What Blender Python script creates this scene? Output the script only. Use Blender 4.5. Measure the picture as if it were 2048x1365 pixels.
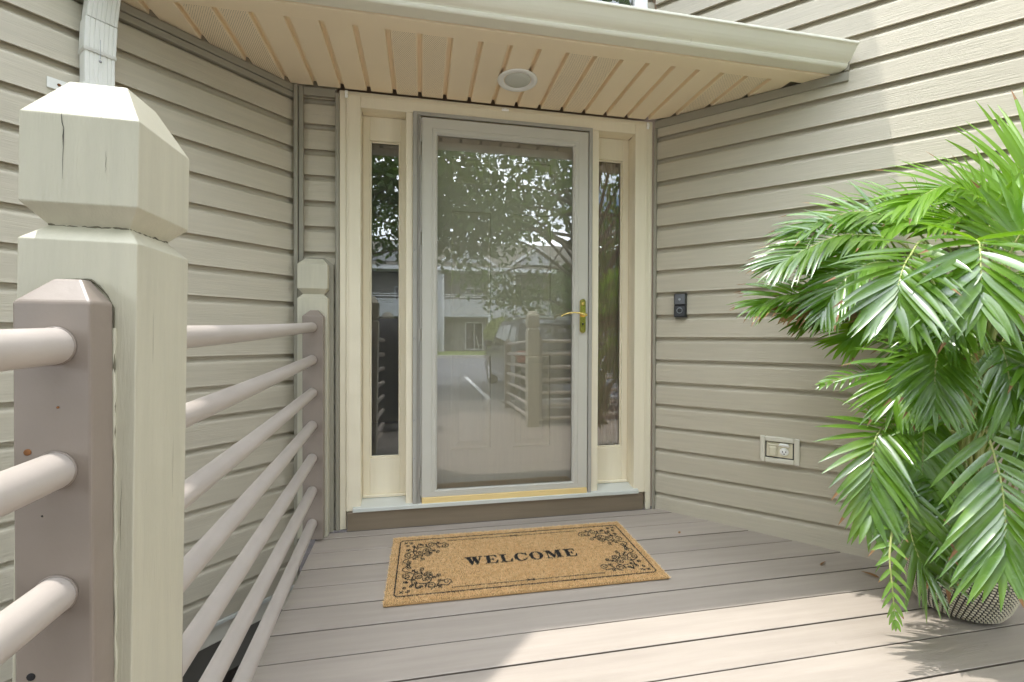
import bpy, bmesh, math, random
import numpy as np
from mathutils import Vector, Matrix
random.seed(7); rng = np.random.default_rng(7)
for o in list(bpy.data.objects): bpy.data.objects.remove(o, do_unlink=True)
SC = bpy.context.scene; COL = SC.collection
R = math.radians
# ------------------------------------------------------------------ camera
cam = bpy.data.objects.new('camera', bpy.data.cameras.new('camera')); COL.objects.link(cam)
cam.data.lens = 16.0; cam.data.sensor_width = 36.0; cam.data.clip_start = 0.02; cam.data.clip_end = 800
YAW, PIT, ROL = R(11.14), R(0.53), R(0.19)
fw = Vector((math.sin(YAW)*math.cos(PIT), math.cos(YAW)*math.cos(PIT), -math.sin(PIT)))
r0 = Vector((math.cos(YAW), -math.sin(YAW), 0)); u0 = r0.cross(fw)
rt = r0*math.cos(ROL)+u0*math.sin(ROL); up = u0*math.cos(ROL)-r0*math.sin(ROL)
mw = Matrix((rt, up, -fw)).transposed().to_4x4(); mw.translation = (0, 0, 1.0)
cam.matrix_world = mw
SC.camera = cam
SC.render.resolution_x = 1024; SC.render.resolution_y = 682
# ------------------------------------------------------------------ sky, sun, exposure
SUN = Vector((-0.36, 0.08, 1.0)).normalized()
EL = math.asin(SUN.z); AZ = math.atan2(SUN.x, SUN.y)
W = bpy.data.worlds.new('World'); SC.world = W; W.use_nodes = True
nt = W.node_tree; nt.nodes.clear()
def wn(t, **k):
    n = nt.nodes.new(t)
    for a, b in k.items(): setattr(n, a, b)
    return n
sky = wn('ShaderNodeTexSky', sky_type='NISHITA', sun_disc=False, sun_elevation=EL, sun_rotation=AZ, air_density=1.0, dust_density=1.6, ozone_density=1.0)
bgn = wn('ShaderNodeBackground'); bgn.inputs['Strength'].default_value = 0.15
wout = wn('ShaderNodeOutputWorld')
tc = wn('ShaderNodeTexCoord'); mp = wn('ShaderNodeMapping'); mp.inputs['Scale'].default_value = (1, 1, 2.2)
cn = wn('ShaderNodeTexNoise'); cn.inputs['Scale'].default_value = 2.3; cn.inputs['Detail'].default_value = 9; cn.inputs['Roughness'].default_value = .58
cr = wn('ShaderNodeValToRGB'); cr.color_ramp.elements[0].position = .40; cr.color_ramp.elements[1].position = .60
mx = wn('ShaderNodeMix', data_type='RGBA'); mx.inputs['B'].default_value = (23.5, 24.9, 27.2, 1)
for a, b in ((tc.outputs['Generated'], mp.inputs['Vector']), (mp.outputs['Vector'], cn.inputs['Vector']), (cn.outputs['Fac'], cr.inputs['Fac']),
             (cr.outputs['Color'], mx.inputs['Factor']), (sky.outputs['Color'], mx.inputs['A']), (mx.outputs['Result'], bgn.inputs['Color']), (bgn.outputs[0], wout.inputs['Surface'])):
    nt.links.new(a, b)
sl = bpy.data.lights.new('sun', 'SUN'); sl.energy = 2.0; sl.angle = R(0.53); sl.color = (1, .97, .92)
so = bpy.data.objects.new('sun', sl); COL.objects.link(so); so.rotation_euler = (-SUN).to_track_quat('-Z', 'Y').to_euler(); so.location = (-4, 2, 14)
SC.view_settings.view_transform = 'Standard'; SC.view_settings.look = 'None'; SC.view_settings.gamma = 1
SC.view_settings.exposure = 1.18
SC.render.engine = 'CYCLES'
SC.cycles.max_bounces = 10; SC.cycles.diffuse_bounces = 6; SC.cycles.transparent_max_bounces = 16; SC.cycles.glossy_bounces = 4
SC.cycles.caustics_reflective = False; SC.cycles.caustics_refractive = False; SC.cycles.sample_clamp_indirect = 6

# ------------------------------------------------------------------ materials
MATS = {}
def mat(name, col, rough=.6, var=.08, vscale=6, bump=0., bscale=80, stretch=(1, 1, 1), spec=.4, metal=0., col2=None, spots=None, trans=0., rnd=0., sscale=9, coat=0.):
    m = bpy.data.materials.new(name); m.use_nodes = True; N = m.node_tree; L = N.links; N.nodes.clear()
    def nd(t, **k):
        n = N.nodes.new(t)
        for a, b in k.items(): setattr(n, a, b)
        return n
    out = nd('ShaderNodeOutputMaterial'); b = nd('ShaderNodeBsdfPrincipled')
    b.inputs['Roughness'].default_value = rough; b.inputs['Specular IOR Level'].default_value = spec; b.inputs['Metallic'].default_value = metal
    t = nd('ShaderNodeTexCoord'); oi = nd('ShaderNodeObjectInfo')
    off = nd('ShaderNodeVectorMath', operation='SCALE'); off.inputs[0].default_value = (17, 31, 23)
    L.new(oi.outputs['Random'], off.inputs['Scale'])
    add = nd('ShaderNodeVectorMath', operation='ADD'); L.new(t.outputs['Object'], add.inputs[0]); L.new(off.outputs[0], add.inputs[1])
    mpn = nd('ShaderNodeMapping'); mpn.inputs['Scale'].default_value = stretch; L.new(add.outputs[0], mpn.inputs['Vector'])
    vec = mpn.outputs['Vector']
    n1 = nd('ShaderNodeTexNoise'); n1.inputs['Scale'].default_value = vscale; n1.inputs['Detail'].default_value = 6; L.new(vec, n1.inputs['Vector'])
    rp = nd('ShaderNodeValToRGB')
    c2 = col2 if col2 else tuple(c*(1+var) for c in col); c1 = col if col2 else tuple(c*(1-var) for c in col)
    rp.color_ramp.elements[0].color = (*c1, 1); rp.color_ramp.elements[1].color = (*c2, 1)
    rp.color_ramp.elements[0].position = .3; rp.color_ramp.elements[1].position = .7
    L.new(n1.outputs['Fac'], rp.inputs['Fac']); colout = rp.outputs['Color']
    if rnd:
        hs = nd('ShaderNodeHueSaturation'); mr = nd('ShaderNodeMapRange'); mr.inputs['To Min'].default_value = 1-rnd; mr.inputs['To Max'].default_value = 1+rnd
        L.new(oi.outputs['Random'], mr.inputs['Value']); L.new(mr.outputs[0], hs.inputs['Value']); L.new(colout, hs.inputs['Color']); colout = hs.outputs['Color']
    if spots:                                    # small dirt spots and stains with a shape of their own
        n2 = nd('ShaderNodeTexNoise'); n2.inputs['Scale'].default_value = sscale; n2.inputs['Detail'].default_value = 10; n2.inputs['Roughness'].default_value = .72; L.new(add.outputs[0], n2.inputs['Vector'])
        r2 = nd('ShaderNodeValToRGB'); r2.color_ramp.elements[0].position = spots[1]; r2.color_ramp.elements[1].position = spots[1]+.1
        L.new(n2.outputs['Fac'], r2.inputs['Fac'])
        mxx = nd('ShaderNodeMix', data_type='RGBA'); mxx.inputs['B'].default_value = (*spots[0], 1)
        L.new(r2.outputs['Color'], mxx.inputs['Factor']); L.new(colout, mxx.inputs['A']); colout = mxx.outputs['Result']
    L.new(colout, b.inputs['Base Color'])
    if bump:
        n3 = nd('ShaderNodeTexNoise'); n3.inputs['Scale'].default_value = bscale; n3.inputs['Detail'].default_value = 8; n3.inputs['Roughness'].default_value = .6; L.new(vec, n3.inputs['Vector'])
        bp = nd('ShaderNodeBump'); bp.inputs['Strength'].default_value = 1; bp.inputs['Distance'].default_value = bump
        L.new(n3.outputs['Fac'], bp.inputs['Height']); L.new(bp.outputs['Normal'], b.inputs['Normal'])
        ra = nd('ShaderNodeMapRange'); ra.inputs['To Min'].default_value = max(.02, rough-.1); ra.inputs['To Max'].default_value = min(1, rough+.12)
        L.new(n1.outputs['Fac'], ra.inputs['Value']); L.new(ra.outputs[0], b.inputs['Roughness'])
    if coat:
        b.inputs['Coat Weight'].default_value = coat; b.inputs['Coat Roughness'].default_value = .22; b.inputs['Coat IOR'].default_value = 1.7
    if trans:
        tr = nd('ShaderNodeBsdfTranslucent'); ms = nd('ShaderNodeMixShader'); ms.inputs[0].default_value = trans
        g2 = nd('ShaderNodeMix', data_type='RGBA', blend_type='MULTIPLY'); g2.inputs['Factor'].default_value = 1; g2.inputs['B'].default_value = (1.7, 1.75, .55, 1)
        L.new(colout, g2.inputs['A']); L.new(g2.outputs['Result'], tr.inputs['Color'])
        L.new(b.outputs[0], ms.inputs[1]); L.new(tr.outputs[0], ms.inputs[2]); L.new(ms.outputs[0], out.inputs['Surface'])
    else: L.new(b.outputs[0], out.inputs['Surface'])
    MATS[name] = m; return m
def glass(name, k, tint=(.93, .95, .93), wav=.00012, wscale=2.2, film=0.):
    m = bpy.data.materials.new(name); m.use_nodes = True; N = m.node_tree; L = N.links; N.nodes.clear()
    out = N.nodes.new('ShaderNodeOutputMaterial'); tr = N.nodes.new('ShaderNodeBsdfTransparent'); tr.inputs['Color'].default_value = (*tint, 1)
    gl = N.nodes.new('ShaderNodeBsdfGlossy'); gl.inputs['Roughness'].default_value = 0; gl.inputs['Color'].default_value = (1, 1, 1, 1)
    fr = N.nodes.new('ShaderNodeFresnel'); fr.inputs['IOR'].default_value = 1.5
    mu = N.nodes.new('ShaderNodeMath'); mu.operation = 'MULTIPLY'; mu.use_clamp = True; mu.inputs[1].default_value = k
    ms = N.nodes.new('ShaderNodeMixShader')
    t = N.nodes.new('ShaderNodeTexCoord'); mpn = N.nodes.new('ShaderNodeMapping'); mpn.inputs['Scale'].default_value = (1, 1, .8)
    ns = N.nodes.new('ShaderNodeTexNoise'); ns.inputs['Scale'].default_value = wscale; ns.inputs['Detail'].default_value = 1
    bp = N.nodes.new('ShaderNodeBump'); bp.inputs['Strength'].default_value = 1; bp.inputs['Distance'].default_value = wav
    L.new(t.outputs['Object'], mpn.inputs['Vector']); L.new(mpn.outputs[0], ns.inputs['Vector']); L.new(ns.outputs['Fac'], bp.inputs['Height']); L.new(bp.outputs[0], gl.inputs['Normal'])
    L.new(fr.outputs[0], mu.inputs[0]); L.new(mu.outputs[0], ms.inputs[0]); L.new(tr.outputs[0], ms.inputs[1]); L.new(gl.outputs[0], ms.inputs[2])
    df = N.nodes.new('ShaderNodeBsdfDiffuse'); df.inputs['Color'].default_value = (.8, .78, .72, 1); m2 = N.nodes.new('ShaderNodeMixShader'); m2.inputs[0].default_value = film
    L.new(ms.outputs[0], m2.inputs[1]); L.new(df.outputs[0], m2.inputs[2]); L.new(m2.outputs[0], out.inputs['Surface'])
    MATS[name] = m; return m

SIDING = mat('vinyl_siding', (.500, .450, .350), .48, .05, 5, .0017, 14, (.7, 15, 15), .35, rnd=.03, spots=((.20, .17, .13), .74), sscale=14)
SHEATH = mat('sheathing', (.12, .11, .09), .9)
TRIMV = mat('vinyl_trim_taupe', (.31, .285, .225), .45, .04, 4, .0002, 60)
CREAM = mat('cream_trim_paint', (.80, .72, .55), .45, .015, 3, .0001, 40, (30, 30, 2), .4, spots=((.52, .46, .34), .80), sscale=12)
SOFF = mat('soffit_vinyl', (.94, .80, .59), .42, .02, 3, .0001, 90)
GUTT = mat('gutter_enamel', (.84, .81, .69), .35, .03, 2.5, .0002, 12, (1, 6, 6), .45, spots=((.45, .40, .29), .70), sscale=7)
DSPM = mat('downspout_enamel', (.74, .73, .67), .38, .03, 3, .0002, 12, spots=((.45, .39, .30), .70))
POSTM = mat('post_paint', (.52, .485, .375), .42, .045, 7, .0008, 34, (9, 9, .8), .4, spots=((.38, .34, .25), .68), sscale=13)
TAUPE = mat('rail_paint', (.255, .208, .172), .36, .06, 9, .0006, 30, (1, 1, 1), .45, spots=((.14, .115, .095), .67), sscale=16)
RAILM = mat('rail_pipe_paint', (.46, .405, .36), .34, .05, 8, .0005, 26, (1, 1, 1), .5, spots=((.30, .25, .21), .67), sscale=15)
DECKM = mat('deck_paint', (.368, .318, .270), .48, .09, 2.2, .0010, 16, (1.0, 14, 14), .4, rnd=.06, spots=((.25, .22, .18), .66), sscale=10)
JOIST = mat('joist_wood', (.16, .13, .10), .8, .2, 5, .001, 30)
STORM = mat('storm_door_enamel', (.56, .535, .465), .38, .02, 4, .0001, 60)
STORMF = mat('storm_frame_enamel', (.40, .38, .335), .38, .02, 4, .0001, 60)
DOORM = mat('front_door_paint', (.82, .75, .58), .45, .03, 4, .0001, 30, (20, 20, 1))
SILLW = mat('sill_aluminium', (.60, .61, .56), .35, .04, 5, .0002, 30)
SILLB = mat('sill_board_paint', (.20, .155, .105), .45, .07, 3, .0009, 12, (1.2, 22, 22))
BRASSP = mat('oak_strip', (.80, .60, .27), .45, .06, 5, .0002, 30, (1, 20, 20))
BRASS = mat('polished_brass', (.80, .62, .22), .16, .06, 20, 0, metal=1.)
DARK = mat('black_plastic', (.02, .02, .022), .3, .1); RINGM = mat('grey_ring', (.30, .32, .34), .3)
WHITEP = mat('white_enamel', (.93, .925, .90), .4, .02); LENS = mat('frosted_lens', (.62, .63, .57), .5, .03)
PLATE = mat('outlet_plate', (.66, .625, .53), .42, .03); IVORY = mat('ivory_plastic', (.68, .63, .48), .35, .03)
STEEL = mat('screw_steel', (.35, .35, .35), .35, .1, metal=.8); CRK = mat('grime', (.14, .125, .085), .9, .4, 60)
RUST = mat('rust', (.22, .09, .03), .8, .3, 60)
CURT = mat('curtain_cloth', (.62, .42, .30), .9, .08, 9, .0004, 200)
INTER = mat('interior_wall', (.50, .37, .27), .8, .05); INTERD = mat('interior_floor', (.07, .055, .045), .6)
COIR = mat('coir', (.76, .52, .25), .9, .25, 55, 0, col2=(.95, .73, .42)); COIRB = mat('coir_backing', (.34, .21, .09), .9); INK = mat('black_print', (.014, .012, .012), .85, .3, 60)
LEAF = mat('palm_leaf', (.085, .19, .022), .28, 0, 9, .0003, 60, (1, 1, 1), .9, col2=(.18, .32, .04), trans=.40, rnd=.25, coat=.6)
LEAFY = mat('palm_leaf_young_backlit', (.17, .31, .03), .34, .1, 5, spec=.5, trans=.4)  # young leaf colour, also paints the yellow-green glow of backlit fronds
LEAFB = mat('palm_leaf_dry', (.24, .13, .06), .6, .2, 9, trans=.2); RACH = mat('palm_stem', (.26, .34, .10), .4, .2, 9, col2=(.42, .42, .16))
WEAVE = mat('basket_cord', (.60, .55, .43), .7, .1, 30); WEAVED = mat('basket_dark', (.05, .045, .04), .7, .1); SOIL = mat('potting_soil', (.05, .035, .025), 1, .3, 40, .004, 60)
SHING = mat('roof_shingles', (.16, .15, .12), .9, .25, 30, .003, 60); MULCH = mat('mulch', (.07, .055, .045), 1, .35, 14, .02, 25)
CONC = mat('concrete', (.42, .40, .37), .8, .1, 8, .001, 60); ASPH = mat('asphalt', (.16, .165, .175), .85, .15, 3, .003, 120); LINE = mat('white_line_paint', (.8, .8, .78), .7, .06, 20)
GRASS = mat('lawn', (.13, .19, .05), .9, .3, 3, .02, 40, col2=(.22, .26, .08)); BARK = mat('bark', (.11, .09, .07), .9, .3, 9, .01, 20, (4, 4, 1))
TLEAF = mat('tree_leaf', (.05, .10, .02), .5, 0, 3, col2=(.10, .17, .04), trans=.35); BUSHL = mat('bush_leaf', (.16, .20, .05), .5, 0, 9, col2=(.26, .30, .09), trans=.3); HEDGE = mat('hedge_leaf', (.04, .07, .025), .5, .2, 9, trans=.25)
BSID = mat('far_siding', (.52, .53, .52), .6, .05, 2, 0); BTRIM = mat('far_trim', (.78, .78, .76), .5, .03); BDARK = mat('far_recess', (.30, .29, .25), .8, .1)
CARP = mat('car_paint', (.035, .035, .035), .18, .05, spec=.7); TYRE = mat('tyre', (.02, .02, .02), .8, .1); CHROME = mat('alloy', (.65, .65, .66), .22, .05, metal=1.); TAILM = mat('tail_lamp', (.35, .03, .02), .2); DSHELL = mat('dark_shell_coat', (.045, .043, .045), .8, .15, 6, .001, 20)
GLS = glass('storm_glass', 2.4, (.99, .99, .98), film=.03); GLW = glass('sidelight_glass', 2.3, (.93, .94, .92), .00008, film=.035); CARG = glass('car_glass', 2.2, (.12, .14, .13), 0)
# perforated soffit: staggered dots punched through the sheet
def perforated():
    m = SOFF.copy(); m.name = 'soffit_vinyl_vented'; N = m.node_tree; L = N.links
    b = next(n for n in N.nodes if n.type == 'BSDF_PRINCIPLED'); src = b.inputs['Base Color'].links[0].from_socket
    t = N.nodes.new('ShaderNodeTexCoord'); s = N.nodes.new('ShaderNodeSeparateXYZ'); L.new(t.outputs['Object'], s.inputs[0])
    def mth(op, a, bb=None, c=None):
        n = N.nodes.new('ShaderNodeMath'); n.operation = op
        for i, v in enumerate((a, bb, c)):
            if v is None: continue
            if hasattr(v, 'node'): L.new(v, n.inputs[i])
            else: n.inputs[i].default_value = v
        return n.outputs[0]
    px, py = .0085, .0074
    row = mth('FLOOR', mth('DIVIDE', s.outputs['Y'], py)); xo = mth('MULTIPLY', mth('MODULO', row, 2.), px/2)
    fx = mth('SUBTRACT', mth('FRACT', mth('DIVIDE', mth('ADD', s.outputs['X'], xo), px)), .5); fy = mth('SUBTRACT', mth('FRACT', mth('DIVIDE', s.outputs['Y'], py)), .5)
    d = mth('ADD', mth('MULTIPLY', fx, fx), mth('MULTIPLY', fy, fy)); hole = mth('LESS_THAN', d, .034)
    inb = mth('MULTIPLY', mth('GREATER_THAN', s.outputs['X'], .026), mth('LESS_THAN', s.outputs['X'], .122))
    mxx = N.nodes.new('ShaderNodeMix'); mxx.data_type = 'RGBA'; mxx.inputs['B'].default_value = (.06, .045, .03, 1)
    L.new(mth('MULTIPLY', hole, inb), mxx.inputs['Factor']); L.new(src, mxx.inputs['A']); L.new(mxx.outputs['Result'], b.inputs['Base Color'])
    return m
SOFFV = perforated()

# ------------------------------------------------------------------ mesh helpers
class MB:
    def __init__(s): s.v = []; s.f = []; s.m = []; s.sm = []
    def add(s, vs, fs, mi=0, smooth=False):
        k = len(s.v); s.v += [tuple(p) for p in vs]; s.f += [tuple(i+k for i in f) for f in fs]; s.m += [mi]*len(fs); s.sm += [smooth]*len(fs); return s
    def box(s, x0, x1, y0, y1, z0, z1, mi=0):
        return s.add([(x0,y0,z0),(x1,y0,z0),(x1,y1,z0),(x0,y1,z0),(x0,y0,z1),(x1,y0,z1),(x1,y1,z1),(x0,y1,z1)],
                     [(0,3,2,1),(4,5,6,7),(0,1,5,4),(1,2,6,5),(2,3,7,6),(3,0,4,7)], mi)
    def bev(s, x0, x1, y0, y1, z0, z1, c=.003, mi=0):           # box with chamfered edges
        vs, idx = [], {}
        for i in (0, 1):
            for j in (0, 1):
                for k in (0, 1):
                    X, Y, Z = (x0, x1)[i], (y0, y1)[j], (z0, z1)[k]; a, b, d = (c, -c)[i], (c, -c)[j], (c, -c)[k]
                    idx[i, j, k] = len(vs); vs += [(X, Y+b, Z+d), (X+a, Y, Z+d), (X+a, Y+b, Z)]
        g = lambda i, j, k, ax: idx[i, j, k]+ax
        fs = [(g(0,0,0,0),g(0,0,1,0),g(0,1,1,0),g(0,1,0,0)),(g(1,0,0,0),g(1,1,0,0),g(1,1,1,0),g(1,0,1,0)),
              (g(0,0,0,1),g(1,0,0,1),g(1,0,1,1),g(0,0,1,1)),(g(0,1,0,1),g(0,1,1,1),g(1,1,1,1),g(1,1,0,1)),
              (g(0,0,0,2),g(0,1,0,2),g(1,1,0,2),g(1,0,0,2)),(g(0,0,1,2),g(1,0,1,2),g(1,1,1,2),g(0,1,1,2))]
        for i in (0, 1):
            for j in (0, 1): fs += [(g(i,j,0,0),g(i,j,1,0),g(i,j,1,1),g(i,j,0,1)), ]
        for i in (0, 1):
            for k in (0, 1): fs += [(g(i,0,k,0),g(i,1,k,0),g(i,1,k,2),g(i,0,k,2))]
        for j in (0, 1):
            for k in (0, 1): fs += [(g(0,j,k,1),g(1,j,k,1),g(1,j,k,2),g(0,j,k,2))]
        for q in idx.values(): fs += [(q, q+1, q+2)]
        return s.add(vs, fs, mi)
    def prism(s, poly, a, b, axis, mi=0, smooth=False, caps=True):   # poly = list of 2D points; axis 0/1/2 is the extrusion direction
        def p(q, h): return {0: (h, q[0], q[1]), 1: (q[0], h, q[1]), 2: (q[0], q[1], h)}[axis]
        n = len(poly); vs = [p(q, a) for q in poly]+[p(q, b) for q in poly]
        fs = [(i, (i+1) % n, n+(i+1) % n, n+i) for i in range(n)]
        s.add(vs, fs, mi, smooth)
        if caps: s.add(vs, [tuple(range(n))[::-1], tuple(range(n, 2*n))], mi)
        return s
    def tube(s, pts, rad, n=12, mi=0, cap=True, smooth=True):
        pts = [Vector(p) for p in pts]; rr = np.interp(np.linspace(0, 1, len(pts)), np.linspace(0, 1, len(rad)), rad).tolist() if hasattr(rad, '__len__') else [rad]*len(pts); vs = []; prev = None
        for i, p in enumerate(pts):
            t = (pts[min(i+1, len(pts)-1)]-pts[max(i-1, 0)]).normalized()
            if prev is None: a = t.orthogonal().normalized()
            else: a = (prev-t*prev.dot(t)).normalized()
            prev = a; b = t.cross(a)
            vs += [p+(a*math.cos(2*math.pi*k/n)+b*math.sin(2*math.pi*k/n))*rr[i] for k in range(n)]
        m = len(pts); s.add(vs, [(i*n+k, i*n+(k+1) % n, (i+1)*n+(k+1) % n, (i+1)*n+k) for i in range(m-1) for k in range(n)], mi, smooth)
        if cap: s.add(vs, [tuple(range(n))[::-1], tuple((m-1)*n+k for k in range(n))], mi)
        return s
    def lathe(s, prof, n=32, c=(0, 0, 0), mi=0, smooth=True):    # prof = (radius, z)
        vs = [(c[0]+r*math.cos(2*math.pi*k/n), c[1]+r*math.sin(2*math.pi*k/n), c[2]+z) for r, z in prof for k in range(n)]
        return s.add(vs, [(i*n+k, i*n+(k+1) % n, (i+1)*n+(k+1) % n, (i+1)*n+k) for i in range(len(prof)-1) for k in range(n)], mi, smooth)
    def secs(s, secs, cx, cy, lx=0., ly=0., mi=0):               # stacked square sections (z, half width x, half width y)
        vs = []
        for z, hx, hy in secs: vs += [(cx-hx, cy-hy, z), (cx+hx, cy-hy, z), (cx+hx, cy+hy, z), (cx-hx, cy+hy, z)]
        n = len(secs); fs = [(4*i+k, 4*i+(k+1) % 4, 4*i+4+(k+1) % 4, 4*i+4+k) for i in range(n-1) for k in range(4)]
        return s.add(vs, fs+[(3, 2, 1, 0), tuple(4*n-4+k for k in range(4))], mi)
    def mesh(s, name, *mats, fix=True):
        me = bpy.data.meshes.new(name); me.from_pydata(s.v, [], s.f)
        for m in mats: me.materials.append(m)
        if len(mats) > 1: me.polygons.foreach_set('material_index', s.m)
        me.polygons.foreach_set('use_smooth', s.sm)
        if fix:
            bm = bmesh.new(); bm.from_mesh(me); bmesh.ops.recalc_face_normals(bm, faces=bm.faces); bm.to_mesh(me); bm.free()
        me.update(); return me
    def obj(s, name, m, parent=None, loc=(0, 0, 0), rz=0., fix=True, **tg):
        ms = m if isinstance(m, (list, tuple)) else [m]
        return link(name, s.mesh(name, *ms, fix=fix), parent, loc, rz, **tg)
def link(name, me, parent=None, loc=(0, 0, 0), rz=0., label=None, cat=None, group=None, kind=None):
    o = bpy.data.objects.new(name, me); COL.objects.link(o); o.location = loc; o.rotation_euler = (0, 0, rz)
    if parent: o.parent = parent
    for k, v in (('label', label), ('category', cat), ('group', group), ('kind', kind)):
        if v: o[k] = v
    return o
def thing(name, label, cat, loc=(0, 0, 0), rz=0., group=None, kind=None): return link(name, None, None, loc, rz, label, cat, group, kind)
def bevel(o, w=.003, seg=2):
    b = o.modifiers.new('bevel', 'BEVEL'); b.width = w; b.segments = seg; b.limit_method = 'ANGLE'; b.angle_limit = R(25); return o
def unit(v): return Vector(v).normalized()
SL = .035
def dz(y): return -SL*(2.46-y)                                    # the deck falls away from the door

# ------------------------------------------------------------------ the ground
g = MB()
g.add([(-60, -3.9, -.31), (60, -3.9, -.31), (60, -22, -.28), (-60, -22, -.28)], [(0, 1, 2, 3)])
g.obj('parking_lot', ASPH, kind='structure')
g = MB(); xs = [-300, -8, -1.6, 6, 300]; ys = [300, 3, -3.2, -3.88, -26, -300]; zz = [-.75, -.75, -.75, -.36, -.36, -.3]
vs = [(x, y, z-(0.0 if abs(x) < 9 else .02)) for y, z in zip(ys, zz) for x in xs]
g.add(vs, [(r*5+c, r*5+c+1, r*5+c+6, r*5+c+5) for r in range(5) for c in range(4)]); g.obj('ground', MULCH, kind='structure')
g = MB(); g.add([(-60, -22.15, -.12), (60, -22.15, -.12), (60, -36, .0), (-60, -36, .0)], [(0, 1, 2, 3)])
g.obj('lawn', GRASS, kind='structure')
MB().bev(-60, 60, -22.15, -22.0, -.4, -.1, .015).obj('kerb', CONC, kind='structure')
MB().bev(-14, 14, -3.92, -3.77, -.45, -.235, .015).obj('kerb', CONC, kind='structure')
for x in (-6.7, -4, -1.3, 1.37, 4.15, 6.9, 9.7):
    MB().add([(x-.055, -4.1, -.3055), (x+.055, -4.1, -.3055), (x+.055, -9.6, -.297), (x-.055, -9.6, -.297)], [(0, 1, 2, 3)]).obj('parking_line', LINE, kind='structure')

# ------------------------------------------------------------------ the townhouse
house = thing('townhouse', 'taupe vinyl sided townhouse with angled entry walls around the front door', 'house', (.35, 2.6, -.75))
def hp(o):                                                         # parent to the house keeping world placement
    o.parent = house; o.matrix_parent_inverse = Matrix.Translation(house.location).inverted(); return o
LAP = .129
def lap_profile(p):
    return [(.0, .0), (.0010, .008), (.0026, p*.72), (.0040, p*.765), (.0095, p*.80), (.0175, p*.85), (.0235, p*.91), (.0262, p+.006), (.0285, p+.006), (.0285, .008), (.022, .0045), (.010, .0002), (.003, -.0012)]
def siding(origin, rz, x0, x1, z0, z1, pitch, nm, zb=None, sheath=True):
    w = MB(); w.box(x0, x1, .029, .12, (zb if zb is not None else z0)-.0, z1); wo = w.obj('siding_wall', SHEATH, None, origin, rz); hp(wo)
    me = MB().prism(lap_profile(pitch), x0, x1, 0).mesh('siding_course', SIDING)
    k = 0
    while z0+k*pitch < z1-.02:
        c = link('siding_course', me, wo, (0, 0, z0+k*pitch)); k += 1
    return wo
RW = (1.325, 2.46, 0); LW = (-.618, 2.48, 0); LB = -.258
wr = siding(RW, -R(45), .006, 4.55, -.030, 3.995, LAP, 'right')
wl = siding(LW, R(45), -5.4, -.012, LB, 3.995, .130, 'left')
wd = siding((0, 2.476, 0), 0, -.592, -.434, .002, 2.25, .130, 'return')
wu = siding((0, 2.476, 0), 0, -.60, 1.335, 2.602, 3.995, .130, 'upper')
# trims of the walls
def hbox(nm, m, args, c=.002, rz=0., loc=(0, 0, 0)):
    return hp(MB().bev(*args, c).obj(nm, m, None, loc, rz))
hbox('corner_trim', TRIMV, (-.630, -.612, 2.440, 2.475, LB, 2.256)); hbox('corner_trim', TRIMV, (-.609, -.589, 2.450, 2.476, .002, 2.256))
hbox('channel_trim', TRIMV, (-.436, -.418, 2.452, 2.476, .002, 2.238)); hbox('channel_trim', TRIMV, (-.588, -.437, 2.456, 2.474, 2.214, 2.256))
o = MB(); o.bev(-.90, -.022, -.012, .02, 2.222, 2.256, .002); o.bev(-.90, -.022, -.008, .02, 2.192, 2.2195, .002); hp(o.obj('channel_trim', TRIMV, None, LW, R(45)))
hp(MB().bev(.008, .915, -.012, .01, 2.212, 2.256, .002).obj('channel_trim', TRIMV, None, RW, -R(45)))
hp(MB().bev(.898, .918, -.013, .01, 2.258, 2.315, .002).obj('channel_trim', TRIMV, None, RW, -R(45)))
hp(MB().bev(.004, .020, -.016, .01, -.02, 2.21, .002).obj('channel_trim', TRIMV, None, RW, -R(45)))
hp(MB().bev(.01, 4.5, -.012, .02, -.047, -.031, .002).obj('starter_strip', PLATE, None, RW, -R(45)))
hp(MB().bev(-5.3, -.02, -.004, .03, LB-.022, LB-.004, .002).obj('starter_strip', SILLW, None, LW, R(45)))
hp(MB().bev(-5.3, -.02, .012, .06, LB-.105, LB-.024, .004).obj('skirt_board', PLATE, None, LW, R(45)))
hp(MB().box(-5.3, -.02, .35, .45, -.78, LB-.11).obj('foundation_wall', SHEATH, None, LW, R(45)))
hp(MB().box(-5.3, -.02, .02, .46, LB-.112, LB-.1055).obj('floor_overhang', SHEATH, None, LW, R(45)))
# upper window in the wall over the porch roof
wf = hp(MB().bev(.02, .10, 2.435, 2.475, 2.75, 3.9, .004).bev(1.19, 1.27, 2.435, 2.475, 2.75, 3.9, .004).bev(.1, 1.19, 2.435, 2.475, 2.75, 2.83, .004).bev(.1, 1.19, 2.435, 2.475, 3.82, 3.9, .004).bev(.1, 1.19, 2.45, 2.475, 3.4, 3.45, .004).obj('upper_window', WHITEP))
MB().box(.1, 1.19, 2.462, 2.468, 2.83, 3.82).obj('pane', GLW, wf)
# main roof: unseen eaves of door and left walls, shaped to cast the shadow
Z1 = 4.0; YU = 1.885
rp_ = [(-1.124, YU), (1.89, YU), (4.60, -.815), (9, 3.6), (4, 9), (-6, 9), (-9, 1.5), (-4.344, -1.335)]
hp(MB().prism(rp_, Z1, Z1+.18, 2).obj('main_roof', CREAM))
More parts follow.
